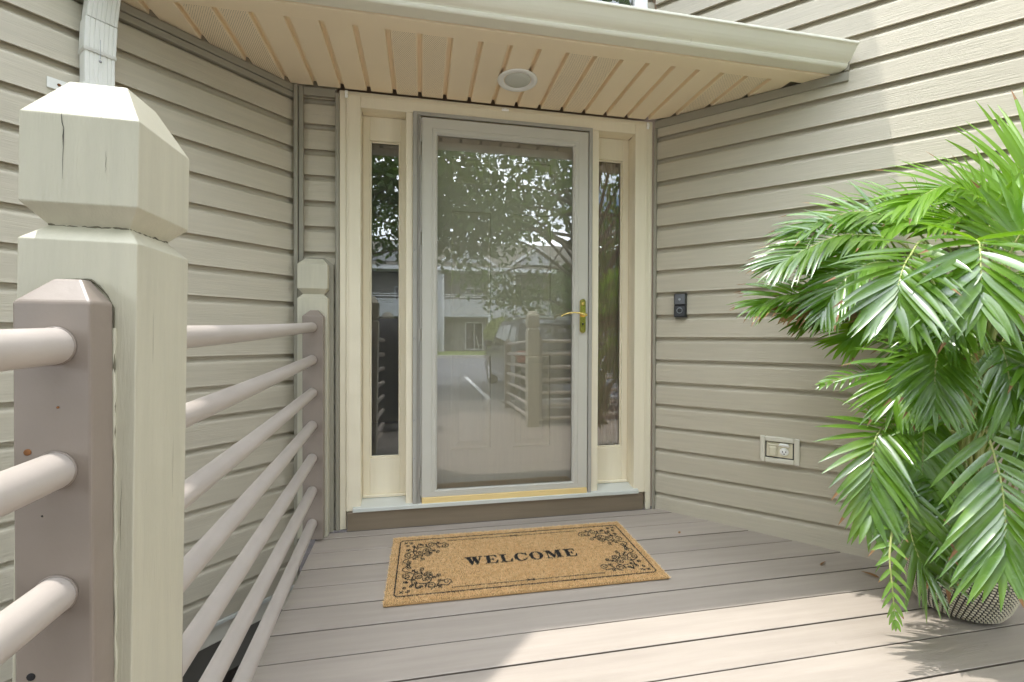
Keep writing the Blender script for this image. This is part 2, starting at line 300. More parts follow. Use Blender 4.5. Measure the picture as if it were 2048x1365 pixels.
# porch roof
pr = hp(MB().add([(-1.24, 1.85, 2.352), (1.935, 1.85, 2.352), (1.335, 2.47, 2.63), (-.60, 2.47, 2.63), (-1.24, 1.85, 2.30), (1.935, 1.85, 2.30), (1.335, 2.47, 2.58), (-.60, 2.47, 2.58)],
     [(0, 1, 2, 3), (7, 6, 5, 4), (0, 4, 5, 1), (1, 5, 6, 2), (2, 6, 7, 3), (3, 7, 4, 0)]).obj('porch_roof', SHING))
def sub(o, p): o.parent = p; return o
def ywall(x): return min(2.448, x+3.098-.004, 3.785-x-.004)
GP = .1287; x0g = -.152-6*GP*1.0
for i in range(-3, 24):
    xa = -.152+(i-6)*GP
    prof = [(0, 2.282), (.0160, 2.282), (.0175, 2.275), (.0205, 2.2616), (.0225, 2.26), (GP-.004, 2.26), (GP-.0010, 2.2625), (GP, 2.282)]
    a, b = [], []
    for dx, z in prof:
        yb = ywall(xa+dx); yf = 1.938
        if yb < yf+.003: yb = yf+.003
        a.append((dx, yf, z)); b.append((dx, yb, z))
    if ywall(xa+GP/2) < 1.95: continue
    n = len(prof); m = MB().add(a+b+[(p[0], p[1], 2.286) for p in a]+[(p[0], p[1], 2.286) for p in b],
        [(k, k+1, n+k+1, n+k) for k in range(n-1)]+[(2*n+k, 2*n+k+1, 3*n+k+1, 3*n+k) for k in range(n-1)]+[(k, k+1, 2*n+k+1, 2*n+k) for k in range(n-1)]+[(n+k, n+k+1, 3*n+k+1, 3*n+k) for k in range(n-1)])
    vent = (i-6) % 6 in (0, 1)
    sub(m.obj('soffit_panel', SOFFV if vent else SOFF, None, (xa, 0, 0)), pr)
def clipx(y, e=.0): return (y-3.098+e, 3.785-y-e)
def slab(nm, m, ya, yb, za, zb, p, xl=None, xr=None):
    la, ra = clipx(ya); lb, rb = clipx(yb)
    if xl: la = lb = xl
    if xr: ra = rb = xr
    q = MB().add([(la, ya, za), (ra, ya, za), (rb, yb, za), (lb, yb, za), (la, ya, zb), (ra, ya, zb), (rb, yb, zb), (lb, yb, zb)], [(0, 3, 2, 1), (4, 5, 6, 7), (0, 1, 5, 4), (1, 2, 6, 5), (2, 3, 7, 6), (3, 0, 4, 7)])
    return sub(bevel(q.obj(nm, m), .0015, 1), p)
slab('soffit_trim', SOFF, 1.862, 1.9405, 2.2565, 2.2615, pr); slab('soffit_trim', SOFF, 1.8625, 1.868, 2.262, 2.272, pr)
slab('fascia_board', GUTT, 1.858, 1.872, 2.2735, 2.345, pr)
gp = [(1.8565, 2.345), (1.8565, 2.262), (1.800, 2.262), (1.795, 2.266), (1.7915, 2.274), (1.7925, 2.279), (1.788, 2.284), (1.782, 2.287), (1.775, 2.292), (1.768, 2.299), (1.760, 2.309), (1.7515, 2.322), (1.745, 2.332), (1.7405, 2.336), (1.737, 2.337), (1.735, 2.340), (1.735, 2.347), (1.738, 2.350), (1.750, 2.350), (1.752, 2.348)]
inn = [(y+.0025, z+.0015) for y, z in gp[::-1][3:-2]]+[(1.8545, 2.2645), (1.8545, 2.345)]
gm = MB().prism(gp+inn, -1.262, 1.942, 0)
gt = sub(gm.obj('gutter', GUTT), pr)
sub(MB().prism(gp, 1.9425, 1.9445, 0).obj('gutter_end_cap', GUTT), pr); sub(MB().prism(gp, -1.2665, -1.2625, 0).obj('gutter_end_cap', GUTT), pr)
# downspout on the left wall
ds = thing('downspout', 'cream enamel downspout strapped to the left siding wall behind the big post', 'downspout', (*Vector(LW)[:2], 0), R(45))
XC, DW, DD = -.782, .042, .058
def corrug(z0, z1, w=DW, d=DD, y=-.004, xo=0., tilt=(0, 0), nz=2, name='pipe', m=DSPM):
    pts = []
    n = 7
    for i in range(n+1):
        x = -w+2*w*i/n
        if i: pts.append((x-.0022, -d))
        if 0 < i < n: pts += [(x-.0012, -d+.0022), (x+.0012, -d+.0022)]
        if i < n: pts.append((x+.0022, -d))
    pts = [(-w, -d+.004)]+pts+[(w, -d+.004), (w, 0), (-w, 0)]
    b = MB(); k = len(pts)
    vs = [(XC+xo+p[0]+tilt[0]*t, y+p[1]+tilt[1]*t, z0+(z1-z0)*t) for t in (0, 1) for p in pts]
    return b.add(vs, [(i, (i+1) % k, k+(i+1) % k, k+i) for i in range(k)]+[tuple(range(k))[::-1], tuple(range(k, 2*k))]).obj(name, m, ds)
corrug(-.6, 2.00); e1 = corrug(2.012, 2.115, .0445, .061, name='elbow', tilt=(.004, -.004)); corrug(2.118, 2.29, .043, .060, y=-.009, xo=.005, name='elbow', tilt=(.010, -.03))
for z in (2.001, 2.0055, 2.0095): MB().bev(XC-.0455, XC+.0455, -.0665, 0, z-.0022, z+.0018, .0015).obj('crimp_ring', DSPM, ds)
seam = MB().box(XC-.0006, XC+.0006, -.0665, -.060, 1.985, 2.10).obj('seam', STEEL, ds)
def disc(nm, m, c, r, ax, p, h=.003, n=14):                        # little round head standing out along axis ax
    b = MB().lathe([(0, h), (r*.6, h), (r, h*.4), (r, 0)], n); o = b.obj(nm, m, p, c)
    o.rotation_euler = {'-y': (R(90), 0, 0), 'z': (0, 0, 0), '-z': (R(180), 0, 0)}[ax]; return o
disc('screw', STEEL, (XC, -.0625, 1.975), .0045, '-y', ds)
sp = MB().prism([(-.125, -.004), (-.062, -.004), (-.0455, -.066), (.0455, -.066), (.0455, 0.0), (.043, 0.0), (.043, -.0635), (-.0435, -.0635), (-.059, -.001), (-.125, -.001)], 1.848, 1.884, 2).obj('strap', DSPM, ds, (XC, 0, 0)); bevel(sp, .001, 1)
MB().bev(XC-.0462, XC+.0462, -.0675, -.0635, 1.861, 1.871, .001).obj('strap_rib', DSPM, ds)
disc('screw', RUST, (XC-.095, -.0045, 1.866), .0048, '-y', ds); disc('screw', RUST, (XC-.004, -.0678, 1.866), .0045, '-y', ds)
# ---- door surround
cs = hp(MB().bev(-.383, -.312, 2.448, 2.50, .098, 2.240, .003).obj('door_casing', CREAM))
def cpart(nm, m, *a, c=.002): return hp(MB().bev(*a, c).obj(nm, m))
cpart('casing_edge', CREAM, -.4165, -.3835, 2.458, 2.50, .004, 2.2555); cpart('casing_edge', CREAM, 1.2825, 1.3165, 2.458, 2.50, -.01, 2.2555)
cpart('door_casing', CREAM, 1.204, 1.2820, 2.448, 2.50, .098, 2.240); cpart('door_casing', CREAM, -.3115, 1.2035, 2.4482, 2.50, 2.172, 2.240)
cpart('casing_edge', CREAM, -.3830, 1.2820, 2.4585, 2.50, 2.2405, 2.2555)
for a, b in ((-.372, -.369), (1.268, 1.271)): cpart('casing_bead', CREAM, a, b, 2.4455, 2.452, .1, 2.2385, c=.001)
cpart('casing_bead', CREAM, -.369, 1.268, 2.4455, 2.452, 2.2255, 2.2285, c=.001)
cpart('mullion', CREAM, -.0855, -.0495, 2.449, 2.60, .105, 2.1715); cpart('mullion', CREAM, .9405, .9825, 2.449, 2.60, .105, 2.1715)
cpart('head_jamb', CREAM, -.311, 1.203, 2.501, 2.60, 2.1725, 2.21); cpart('side_jamb', CREAM, -.335, -.3125, 2.5005, 2.60, .1, 2.172); cpart('side_jamb', CREAM, 1.2045, 1.23, 2.5005, 2.60, .1, 2.172)
hp(bevel(MB().prism([(2.428, .0975), (2.428, .118), (2.60, .150), (2.60, .0975)], -.348, 1.226, 0).obj('door_sill', SILLW), .002, 1))
sbz = MB().bev(-.3785, 1.2615, 2.440, 2.50, -.002, .096, .003).obj('sill_board', SILLB); hp(sbz)
def sidelight(xa, xb, ga, gb):
    f = MB(); y0, y1 = 2.535, 2.572; zt, gb0, gt0 = 2.1715, .347, 2.045
    f.bev(xa, ga, y0, y1, .140, zt, .002).bev(gb, xb, y0, y1, .140, zt, .002).bev(ga, gb, y0, y1, .140, gb0, .002).bev(ga, gb, y0, y1, gt0, zt, .002)
    s = hp(f.obj('sidelight', CREAM))
    MB().box(ga-.002, gb+.002, 2.553, 2.557, gb0-.002, gt0+.002).obj('pane', GLW, s)
    b = MB(); w = .009
    b.bev(ga, ga+w, 2.543, 2.5525, gb0, gt0, .002).bev(gb-w, gb, 2.543, 2.5525, gb0, gt0, .002).bev(ga+w, gb-w, 2.543, 2.5525, gb0, gb0+w, .002).bev(ga+w, gb-w, 2.543, 2.5525, gt0-w, gt0, .002); b.obj('glazing_bead', CREAM, s)
    MB().bev(xa+.002, xb-.002, 2.519, 2.5345, .138, .152, .002).obj('bottom_trim', CREAM, s)
sidelight(-.311, -.0865, -.277, -.118); sidelight(.9835, 1.2035, 1.004, 1.166)
# clips left on the casing
for x, z in ((-.381, 2.236), (.44, 2.232), (1.279, 2.228)):
    c = thing('light_clip', {-.381: 'small white plastic clip at the left corner of the door casing', .44: 'small white plastic clip on the casing above the middle of the door', 1.279: 'small white plastic clip at the right corner of the door casing'}[x], 'clip', (x, 2.4445, z), group='clips on the door casing')
    if x == .44: MB().bev(-.02, .02, -.004, .003, -.007, .007, .003).obj('base', WHITEP, c); MB().tube([(-.006, -.006, 0), (.006, -.006, 0)], .006, 10).obj('hook', WHITEP, c)
    else: MB().bev(-.008, .008, -.004, .003, -.024, .014, .003).obj('base', WHITEP, c); MB().tube([(0, -.007, -.014), (0, -.007, -.002)], .006, 10).obj('hook', WHITEP, c)
# interior seen through the glass
it = hp(MB().add([(-.8, 5.4, -.05), (2.4, 5.4, -.05), (2.4, 5.4, 2.5), (-.8, 5.4, 2.5), (-.8, 2.62, -.05), (2.4, 2.62, -.05), (2.4, 2.62, 2.5), (-.8, 2.62, 2.5)], [(0, 1, 2, 3), (0, 3, 7, 4), (1, 5, 6, 2), (3, 2, 6, 7)]).obj('hall_wall', INTER))
hp(MB().box(-.8, 2.4, 2.62, 5.4, -.06, .02).obj('hall_floor', INTERD)); hp(MB().box(-.8, -.31, 2.601, 2.62, -.05, 2.5).box(1.22, 2.4, 2.601, 2.62, -.05, 2.5).box(-.31, 1.22, 2.601, 2.62, 2.2, 2.5).obj('hall_wall', INTER))
cu = MB(); cvs = [(.985+.0044*k, 2.607+.004*math.sin(k*1.1)) for k in range(50)]; cu.add([(x, y, z) for z in (.2, 2.15) for x, y in cvs]+[(x, y+.002, z) for z in (.2, 2.15) for x, y in cvs], [(k, k+1, 51+k, 50+k) for k in range(49)]+[(100+k, 101+k, 151+k, 150+k) for k in range(49)], 0, True)
cto = cu.obj('window_curtain', CURT, fix=False, label='brown curtain hanging inside the right sidelight window', cat='curtain')
# ---- front door with six panels
fd = thing('front_door', 'beige six panel front door standing closed behind the glass storm door', 'door', (.446, 2.58, .12))
d = MB(); D0, D1 = 2.560, 2.598
PAN = [(.157, .381, 1.853, 2.000), (.511, .732, 1.853, 2.000), (.157, .381, 1.12, 1.702), (.511, .732, 1.12, 1.702), (.157, .381, .366, .894), (.511, .732, .366, .894)]
xs_ = [-.048, .157, .381, .511, .732, .939]; zs_ = [.125, .366, .894, 1.12, 1.702, 1.853, 2.000, 2.17]
for i in range(5):
    for j in range(7):
        if i in (1, 3) and j in (1, 3, 5): continue
        d.box(xs_[i], xs_[i+1], D0, D1, zs_[j], zs_[j+1])
d.obj('door_slab', DOORM, fd, (-.446, -2.58, -.12))
for a, b, c, e in PAN:
    p = MB(); rings = [(0., .0005), (.003, .013), (.014, .0135), (.045, .003), (.046, .002)]
    for w, dy in rings: p.v += [(a+w, D0+dy, c+w), (b-w, D0+dy, c+w), (b-w, D0+dy, e-w), (a+w, D0+dy, e-w)]
    p.f = [(4*r+k, 4*r+(k+1) % 4, 4*r+4+(k+1) % 4, 4*r+4+k) for r in range(4) for k in range(4)]+[(16, 17, 18, 19)]; p.m = [0]*17; p.sm = [False]*17
    p.obj('door_panel', DOORM, fd, (-.446, -2.58, -.12))
# ---- storm door
sd = thing('storm_door', 'light grey full view storm door reflecting trees and parked cars', 'door', (.455, 2.45, .1))
def sp_(nm, m, mb, par=None, bv=.0): o = mb.obj(nm, m, par or sd, (-.455, -2.45, -.1) if par is None else (0, 0, 0)); return bevel(o, bv) if bv else o
fr = sp_('outer_frame', STORMF, MB().bev(-.049, -.026, 2.436, 2.4485, .118, 2.176, .0015).bev(.920, .940, 2.436, 2.4485, .118, 2.176, .0015).bev(-.026, .920, 2.436, 2.4485, 2.158, 2.176, .0015)
         .bev(-.025, -.009, 2.440, 2.47, .118, 2.1575, .001).bev(-.0255, -.0235, 2.428, 2.4395, .118, 2.157, .0008))
for z in (.36, .56, .99, 1.45, 1.84, 2.06): disc('screw', STEEL, (-.042-.455, 2.4355-2.45, z-.1), .0032, '-y', sd, .002, 8); disc('screw', STEEL, (.930-.455, 2.4355-2.45, z-.12), .003, '-y', sd, .002, 8)
for x in (.04, .46, .87): disc('screw', STEEL, (x-.455, 2.4355-2.45, 2.167-.1), .0035, '-y', sd, .002, 8)
for a, b in ((.16, .25), (.32, .98), (1.04, 1.48), (1.55, 1.95), (2.02, 2.14)): sp_('hinge_leaf', STORMF, MB().tube([(-.0085, 2.4365, a), (-.0085, 2.4365, b)], .0042, 10))
A0, A1, G0, G1, B0, B1, H0, H1 = -.004, .916, .0775, .8275, .150, 2.150, .184, 2.066
lf = MB(); Yl, Yb = 2.4405, 2.474
def frame_ring(mb, x0, x1, z0, z1, X0, X1, Z0, Z1, ya, yb):         # mitred ring between an outer and an inner rectangle, front from ya (outer) to yb (inner)
    o = [(x0, ya, z0), (x1, ya, z0), (x1, ya, z1), (x0, ya, z1)]; i = [(X0, yb, Z0), (X1, yb, Z0), (X1, yb, Z1), (X0, yb, Z1)]
    mb.add(o+i, [(k, (k+1) % 4, 4+(k+1) % 4, 4+k) for k in range(4)])
stp = [(0, 2.474), (0, 2.4415), (.0015, 2.4405), (.050, 2.4405), (.0515, 2.4425), (.054, 2.4425), (.0555, 2.4405), (.068, 2.4405), (.071, 2.442), (.0775, 2.449), (.079, 2.4495), (.0800, 2.458)]
for (o0, ya), (o1, yb) in zip(stp, stp[1:]):
    sx = (G0-A0)/.08; sx2 = (A1-G1)/.08; szb = (H0-B0)/.08; szt = (B1-H1)/.08
    frame_ring(lf, A0+o0*sx, A1-o0*sx2, B0+o0*szb, B1-o0*szt, A0+o1*sx, A1-o1*sx2, B0+o1*szb, B1-o1*szt, ya, yb)
leaf = sp_('leaf_frame', STORM, lf)
sp_('glass_pane', GLS, MB().box(G0-.004, G1+.004, 2.4585, 2.4625, H0-.004, H1+.004))
sp_('bottom_strip', BRASSP, MB().bev(A0+.002, A1-.002, 2.4375, 2.47, .1215, .149, .002).bev(A0+.002, A1-.002, 2.435, 2.4370, .107, .1475, .0008))
h = MB(); hz = []
for t in range(0, 181, 15): hz.append((.0165*math.cos(R(t)), .079+.0165*math.sin(R(t))))
for t in range(180, 361, 15): hz.append((.0165*math.cos(R(t)), -.079+.0165*math.sin(R(t))))
HC = (.884, 2.440, 1.118)
hd = bevel(MB().prism(hz, -.009, 0, 1).obj('handle_plate', BRASS, sd, (HC[0]-.455, HC[1]-2.45, HC[2]-.1)), .003, 2)
MB().tube([(.004, -.009, .006), (.004, -.040, .006)], [.013, .010], 14).obj('handle_boss', BRASS, hd)
MB().tube([(.012, -.038, .004), (-.004, -.042, .006), (-.03, -.043, .014), (-.06, -.043, .017), (-.095, -.042, .014), (-.125, -.041, .004), (-.138, -.038, -.006)], [.007, .0072, .0052, .0045, .0042, .0038, .0026], 12).obj('lever', BRASS, hd)
disc('keyhole', DARK, (.0, -.0092, -.045), .0055, '-y', hd, .001); disc('lock_cylinder', BRASS, (0, -.0092, .068), .008, '-y', hd, .004)
# ---- soffit light, doorbell, outlet
cl = thing('recessed_light', 'round white recessed light in the porch soffit, switched off', 'ceiling light', (.456, 2.200, 2.2595))
MB().lathe([(.0985, 0), (.0975, -.004), (.090, -.0065), (.072, -.004), (.0655, .002), (.064, .006)], 48).obj('trim_ring', WHITEP, cl); MB().lathe([(0, -.006), (.04, -.0055), (.062, -.0035), (.0655, .002)], 40).obj('lens', LENS, cl)
def wallthing(nm, lb, ct, s, z): return thing(nm, lb, ct, (RW[0]+s*.70711, RW[1]-s*.70711, z), -R(45))
db = wallthing('doorbell', 'black rectangular video doorbell on the right siding wall', 'doorbell', .158, 1.181)
MB().bev(-.0325, .0325, -.026, .012, -.066, -.0005, .005).bev(-.0335, .0335, -.012, .0125, -.068, .068, .003).obj('body', DARK, db)
MB().bev(-.0325, .0325, -.027, -.0125, .0015, .066, .005).obj('camera_window', CARP, db)
b = MB(); ang = [2*math.pi*k/28 for k in range(29)]; b.tube([(.0145*math.cos(a), 0, .0145*math.sin(a)) for a in ang], .0022, 8).obj('button_ring', RINGM, db, (0, -.0275, -.030))
disc('button', DARK, (0, -.026, -.030), .012, '-y', db, .002, 24); disc('camera_lens', RINGM, (.0, -.027, .032), .007, '-y', db, .002, 18)
MB().bev(-.033, .033, -.0275, -.010, -.0678, -.0665, .0005).obj('base_edge', STEEL, db)
ol = wallthing('wall_outlet', 'ivory outdoor outlet with two sockets on the right siding wall', 'outlet', .647, .4285)
b = MB(); b.bev(-.087, -.063, -.016, .008, -.066, .066, .004).bev(.063, .087, -.016, .008, -.066, .066, .004).bev(-.0632, .0632, -.016, .008, .042, .066, .004).bev(-.0632, .0632, -.016, .008, -.066, -.042, .004).obj('mounting_block', PLATE, ol)
MB().box(-.0628, .0628, -.0005, .006, -.0418, .0418).obj('dark_gap_backing', DARK, ol)  # black sheet colours in the shade of the gap round the cover
MB().bev(-.0575, .0575, -.004, -.0006, -.0365, .0375, .001).obj('cover_plate', IVORY, ol)
c = MB().bev(-.047, -.011, -.024, -.004, -.032, .018, .006).bev(-.050, -.008, -.016, -.004, .020, .031, .003).obj('socket_cover', IVORY, ol)
c2 = MB().bev(-.004, .044, -.015, -.004, .020, .032, .004).bev(.000, .040, -.024, -.005, .026, .036, .003).obj('socket_hinge', WHITEP, ol)
MB().lathe([(0, .010), (.017, .010), (.0195, .006), (.0195, 0)], 24).obj('socket', WHITEP, ol, (.021, -.004, -.005)).rotation_euler = (R(90), 0, 0)
for x, z, w, hh in ((.014, .0, .003, .009), (.028, .0, .003, .008), (.021, -.011, .005, .005)): MB().box(x-w/2, x+w/2, -.0146, -.0138, z-.004-hh/2, z-.004+hh/2).obj('slot', DARK, ol)

# ------------------------------------------------------------------ deck
deck = thing('deck', None, None, (0, 2.46, 0), kind='structure'); deck.rotation_euler = (math.atan(SL), 0, 0)
edge = 2.377; BP = .1395
def rightend(y): return 3.785-y+.004 if y > -.66 else 1.43
ylist = [(2.437, edge+.003)]+[(edge-BP*k-.003, edge-BP*(k+1)+.003) for k in range(44)]
for ya, yb in ylist:
    if yb < -3.76: break
    xl = -.512; j = random.uniform(-.0012, .0012); c = .0016
    pr_ = [(ya, -.028), (ya, -c), (ya-c, 0), (yb+c, 0), (yb, -c), (yb, -.028)]
    vs = [(xl, y-2.46, z+j) for y, z in pr_]+[(rightend(y), y-2.46, z+j) for y, z in pr_]
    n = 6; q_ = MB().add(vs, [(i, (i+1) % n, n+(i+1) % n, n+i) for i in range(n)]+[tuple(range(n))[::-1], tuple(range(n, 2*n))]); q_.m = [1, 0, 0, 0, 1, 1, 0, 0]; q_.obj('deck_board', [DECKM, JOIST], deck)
MB().box(-.47, -.43, -6.2, -.02, -.20, -.0295).box(.5, .54, -6.2, -.02, -.2, -.0295).box(1.37, 1.41, -6.2, -.02, -.2, -.0295).box(2.4, 2.44, -3.1, -1.05, -.2, -.0295).box(3.4, 3.44, -3.1, -2.05, -.2, -.0295).obj('joist', JOIST, deck)
MB().box(1.412, 4.3, -3.12, -3.08, -.2, -.0295).obj('rim_joist', JOIST, deck); MB().box(-.511, -.496, -6.2, -.03, -.22, -.029).obj('rim_board', DECKM, deck)

# ------------------------------------------------------------------ railings
def post_mesh(zs, hw, base, top=.034, lean=0.):
    sh, nk, bb, cp, tp = zs; b = MB()
    b.secs([(base, hw, hw), (sh, hw, hw), (nk, hw*.70, hw*.70), (bb, hw, hw), (cp, hw, hw), (tp, top, top)], 0, 0); return b
def bracket(nm, par, x, y0, y1, zb, zs, zt, w=.0465, front=-1, along='y'):
    b = MB(); f = y0 if front < 0 else y1; bk = y1 if front < 0 else y0; ins = f+(bk-f)*.6
    v = [(x-w, f, zb), (x+w, f, zb), (x+w, bk, zb), (x-w, bk, zb), (x-w, f, zs), (x+w, f, zs), (x+w, bk, zs), (x-w, bk, zs), (x-w*.38, ins, zt), (x+w*.38, ins, zt), (x+w*.38, bk, zt), (x-w*.38, bk, zt)]
    b.add(v, [(3, 2, 1, 0), (8, 9, 10, 11)]+[(4*r+k, 4*r+(k+1) % 4, 4*r+4+(k+1) % 4, 4*r+4+k) for r in (0, 1) for k in range(4)])
    return bevel(b.obj(nm, TAUPE, par), .003, 2)
rl = thing('deck_railing', 'taupe pipe deck railing with cream faceted posts along the left edge of the deck', 'railing')
def rz(k, y): return 1.043-.159*k-.034*(2.35-y)
def rx(y): return -.462-.0405*(y-.80) if y > .8 else -.462+.02*(.8-y)
# half post on the wall
b = MB(); S2 = [(dz(2.4)+.002, .0705, .03), (1.187, .0705, .03), (1.209, .049, .016), (1.236, .0705, .03), (1.355, .0705, .03), (1.386, .042, .010)]
vs = []
for z, hx, hy in S2: vs += [(-.5325-hx, 2.443-hy*1.6, z), (-.5325+hx, 2.443-hy*1.6, z), (-.5325+hx, 2.443, z), (-.5325-hx, 2.443, z)]
b.add(vs, [(4*i+k, 4*i+(k+1) % 4, 4*i+4+(k+1) % 4, 4*i+4+k) for i in range(5) for k in range(4)]+[(3, 2, 1, 0), (20, 21, 22, 23)])
bevel(b.obj('post', POSTM, rl), .002, 2)
bevel(MB().prism([(-.620, dz(2.45)+.003), (-.443, dz(2.45)+.003), (-.443, 1.362), (-.484, 1.396), (-.578, 1.396), (-.620, 1.362)], 2.4435, 2.462, 1).obj('backing_board', TRIMV, rl), .002, 1)
bracket('rail_bracket', rl, -.5215, 2.350, 2.3945, dz(2.37)+.012, 1.098, 1.127, .0475)
# big post next to the camera
np_ = bevel(post_mesh((1.130, 1.153, 1.180, 1.300, 1.361), .0705, 0, .036).obj('post', POSTM, rl, (-.462, .797, 0)), .0016, 2)
np_.matrix_basis = Matrix.Translation((-.462, .797, 1.1)) @ Matrix.Rotation(R(.9), 4, 'Y') @ Matrix.Translation((0, 0, -1.1)) 
for v in np_.data.vertices:
    if v.co.z < .01: v.co.z = dz(.797)-.25
ck = MB(); cz = [1.300, 1.288, 1.281, 1.270, 1.255, 1.235, 1.212]; cx = [-.0215, -.0205, -.0185, -.0192, -.0188, -.0194, -.0190]; cw = [.0003, .0005, .00035, .0007, .0003, .00025, .0001]
ck.add([(x-w, -.0712, z) for x, z, w in zip(cx, cz, cw)]+[(x+w, -.0712, z) for x, z, w in zip(cx, cz, cw)]+[(x-w, -.069, z) for x, z, w in zip(cx, cz, cw)]+[(x+w, -.069, z) for x, z, w in zip(cx, cz, cw)], [(i, i+1, 8+i, 7+i) for i in range(6)]+[(14+i, 15+i, 22+i, 21+i) for i in range(6)])
ck.obj('crack', INK, np_, fix=False)
for fx, z0, z1, on in ((.031, 1.255, 1.225, 0), (.055, .80, .70, 0), (-.03, 1.04, .96, 1), (.03, .84, .74, 1)):
    q = MB(); n_ = 7; zz_ = [z0+(z1-z0)*i/(n_-1) for i in range(n_)]; xx_ = [fx+random.uniform(-.0007, .0007) for _ in zz_]; ww_ = [.00028*math.sin(math.pi*(i+.4)/n_) for i in range(n_)]
    pts_ = [[(x+sg*w, -.0708, z) if not on else (.0708, x+sg*w, z) for x, z, w in zip(xx_, zz_, ww_)] for sg in (-1, 1)]; q.add(pts_[0]+pts_[1], [(i, i+1, n_+i+1, n_+i) for i in range(n_-1)]); q.obj('crack', CRK, np_, fix=False)
for e0, e1 in (((-.049, -.0498), (.049, -.0498)), ((.0498, -.049), (.0498, .049))):
    pts_ = [(e0[0]+(e1[0]-e0[0])*t, e0[1]+(e1[1]-e0[1])*t, 1.153+random.uniform(-.0012, .0012)) for t in np.linspace(0, 1, 24)]; MB().tube(pts_, [random.uniform(.0003, .0019) for _ in pts_], 5).obj('grime_line', CRK, np_)
bracket('rail_bracket', rl, -.4625, .681, .7258, .05, 1.043, 1.075, .0425); bracket('rail_bracket', rl, -.4635, .8682, .912, .05, 1.043, 1.075, .0425, 1)
# caulk lines where bracket meets post
gl_ = [(-.4625+x, .7252, 1.043+z) for x, z in ((.0435, -.20), (.0437, -.12), (.0432, -.06), (.0436, -.005), (.036, .012), (.026, .025), (.0165, .033), (0, .034), (-.0165, .033), (-.03, .02), (-.0435, .0))]; MB().tube([tuple(Vector(a).lerp(Vector(b), t)) for a, b in zip(gl_, gl_[1:]) for t in (0, .33, .66)], [random.uniform(.0004, .0018) for _ in range(30)], 5).obj('grime_line', CRK, rl)
ca = MB(); pts = [(-.4195+random.uniform(-.0006, .0008), .7255, .2+.018*i) for i in range(46)]; ca.tube(pts, [.0018+random.uniform(-.0007, .0014) for _ in pts], 6).obj('caulk_bead', POSTM, rl)
for x, z, r, m in ((-.489, .852, .0042, RUST), (-.487, .566, .0050, INK), (-.456, .908, .0016, RUST), (-.474, .77, .0011, INK)):
    disc('nail_head', m, (x, .6808, z), r, '-y', rl, .0006 if m is INK else .0015, 12)
yends = [(2.352, .908), (.684, -.79), (-.91, -2.40)]
posts2 = [(-.43, -.85, 1), (-.40, -2.45, 0)]
for ya, yb in yends:
    for k in range(7):
        if rz(k, yb) < dz(yb)+.03: continue
        pts = [(rx(ya+(yb-ya)*t), ya+(yb-ya)*t, rz(k, ya+(yb-ya)*t)-.003*math.sin(math.pi*t)) for t in np.linspace(0, 1, 9)]
        MB().tube(pts, .0235, 20).obj('rail', RAILM, rl)
        for e in (pts[0], pts[-1]):
            if abs(e[1]-.684) < .01 or abs(e[1]-2.352) < .01: MB().lathe([(.0236, .0), (.0252, .0005), (.0246, .0022), (.0237, .003)], 24).obj('paint_collar', TAUPE, rl, (e[0], e[1]-.003, e[2])).rotation_euler = (R(90), 0, 0)
def full_post(par, x, y, fin=True, h=0):
    d0 = dz(y); q = -.034*(2.35-y)
    if fin: bevel(post_mesh((1.187+q, 1.209+q, 1.236+q, 1.355+q, 1.415+q), .0705, d0+.001, .036).obj('post', POSTM, par, (x, y, 0)), .003, 2)
    else: bevel(MB().secs([(d0+.001, .0475, .0475), (1.098+q, .0475, .0475), (1.127+q, .02, .02)], 0, 0).obj('post', TAUPE, par, (x, y, 0)), .003, 2)
full_post(rl, -.43, -.85); full_post(rl, -.40, -2.45, False)
rr = thing('deck_railing', 'taupe pipe railing behind the palm on the far right side of the deck', 'railing')
full_post(rr, 1.33, -.53); full_post(rr, 1.38, -2.45, False); full_post(rr, 4.19, -.53, False)
for k in range(7):
    z0 = 1.043-.159*k-.034*(2.35+.53); z2 = 1.043-.159*k-.034*(2.35+2.45)
    if z2 > dz(-2.45)+.03: MB().tube([(1.333, -.60, z0-.002), (1.378, -2.41, z2+.0)], .0235, 16).obj('rail', RAILM, rr)
    MB().tube([(1.40, -.53, z0), (4.145, -.53, z0)], .0235, 16).obj('rail', RAILM, rr)
MB().bev(1.401, 1.443, -.572, -.488, .0, 1.0, .003).obj('rail_bracket', TAUPE, rr); MB().bev(1.292, 1.375, -.645, -.601, .0, 1.0, .003).obj('rail_bracket', TAUPE, rr)
# added dark form behind the camera, darkens the left sidelight's reflection
gr = thing('dark_reflection_form', 'added charcoal form by the left railing, darkening the left sidelight reflection', 'dark form', (-.375, -.52, dz(-.52)+.001))
gc = MB(); gv = []
for z, sx, sy in ((0.10, 1.0, 1.0), (.3, .97, .98), (.7, .95, .96), (1.0, .96, .97), (1.12, .93, .93), (1.27, .72, .62), (1.31, .55, .45)):
    for k in range(48):
        a = 2*math.pi*k/48; ca, sa = math.cos(a), math.sin(a); q = 1/(abs(ca)**4+abs(sa)**4)**.25; f = 1+.035*math.sin(7*a+z*2)*(1.2-z)+.02*math.sin(13*a)
        gv.append((.23*sx*q*ca*f, .26*sy*q*sa*f, z))
gc.add(gv, [(48*r+k, 48*r+(k+1) % 48, 48*r+48+(k+1) % 48, 48*r+48+k) for r in range(6) for k in range(48)]+[tuple(288+k for k in range(48))], 0, True); gc.obj('dark_shell', DSHELL, gr)
for x, y in ((-.17, -.18), (.17, -.18), (.17, .18), (-.17, .18)): MB().tube([(x, y, 0), (x, y, .2)], .02, 10).obj('leg', DARK, gr)
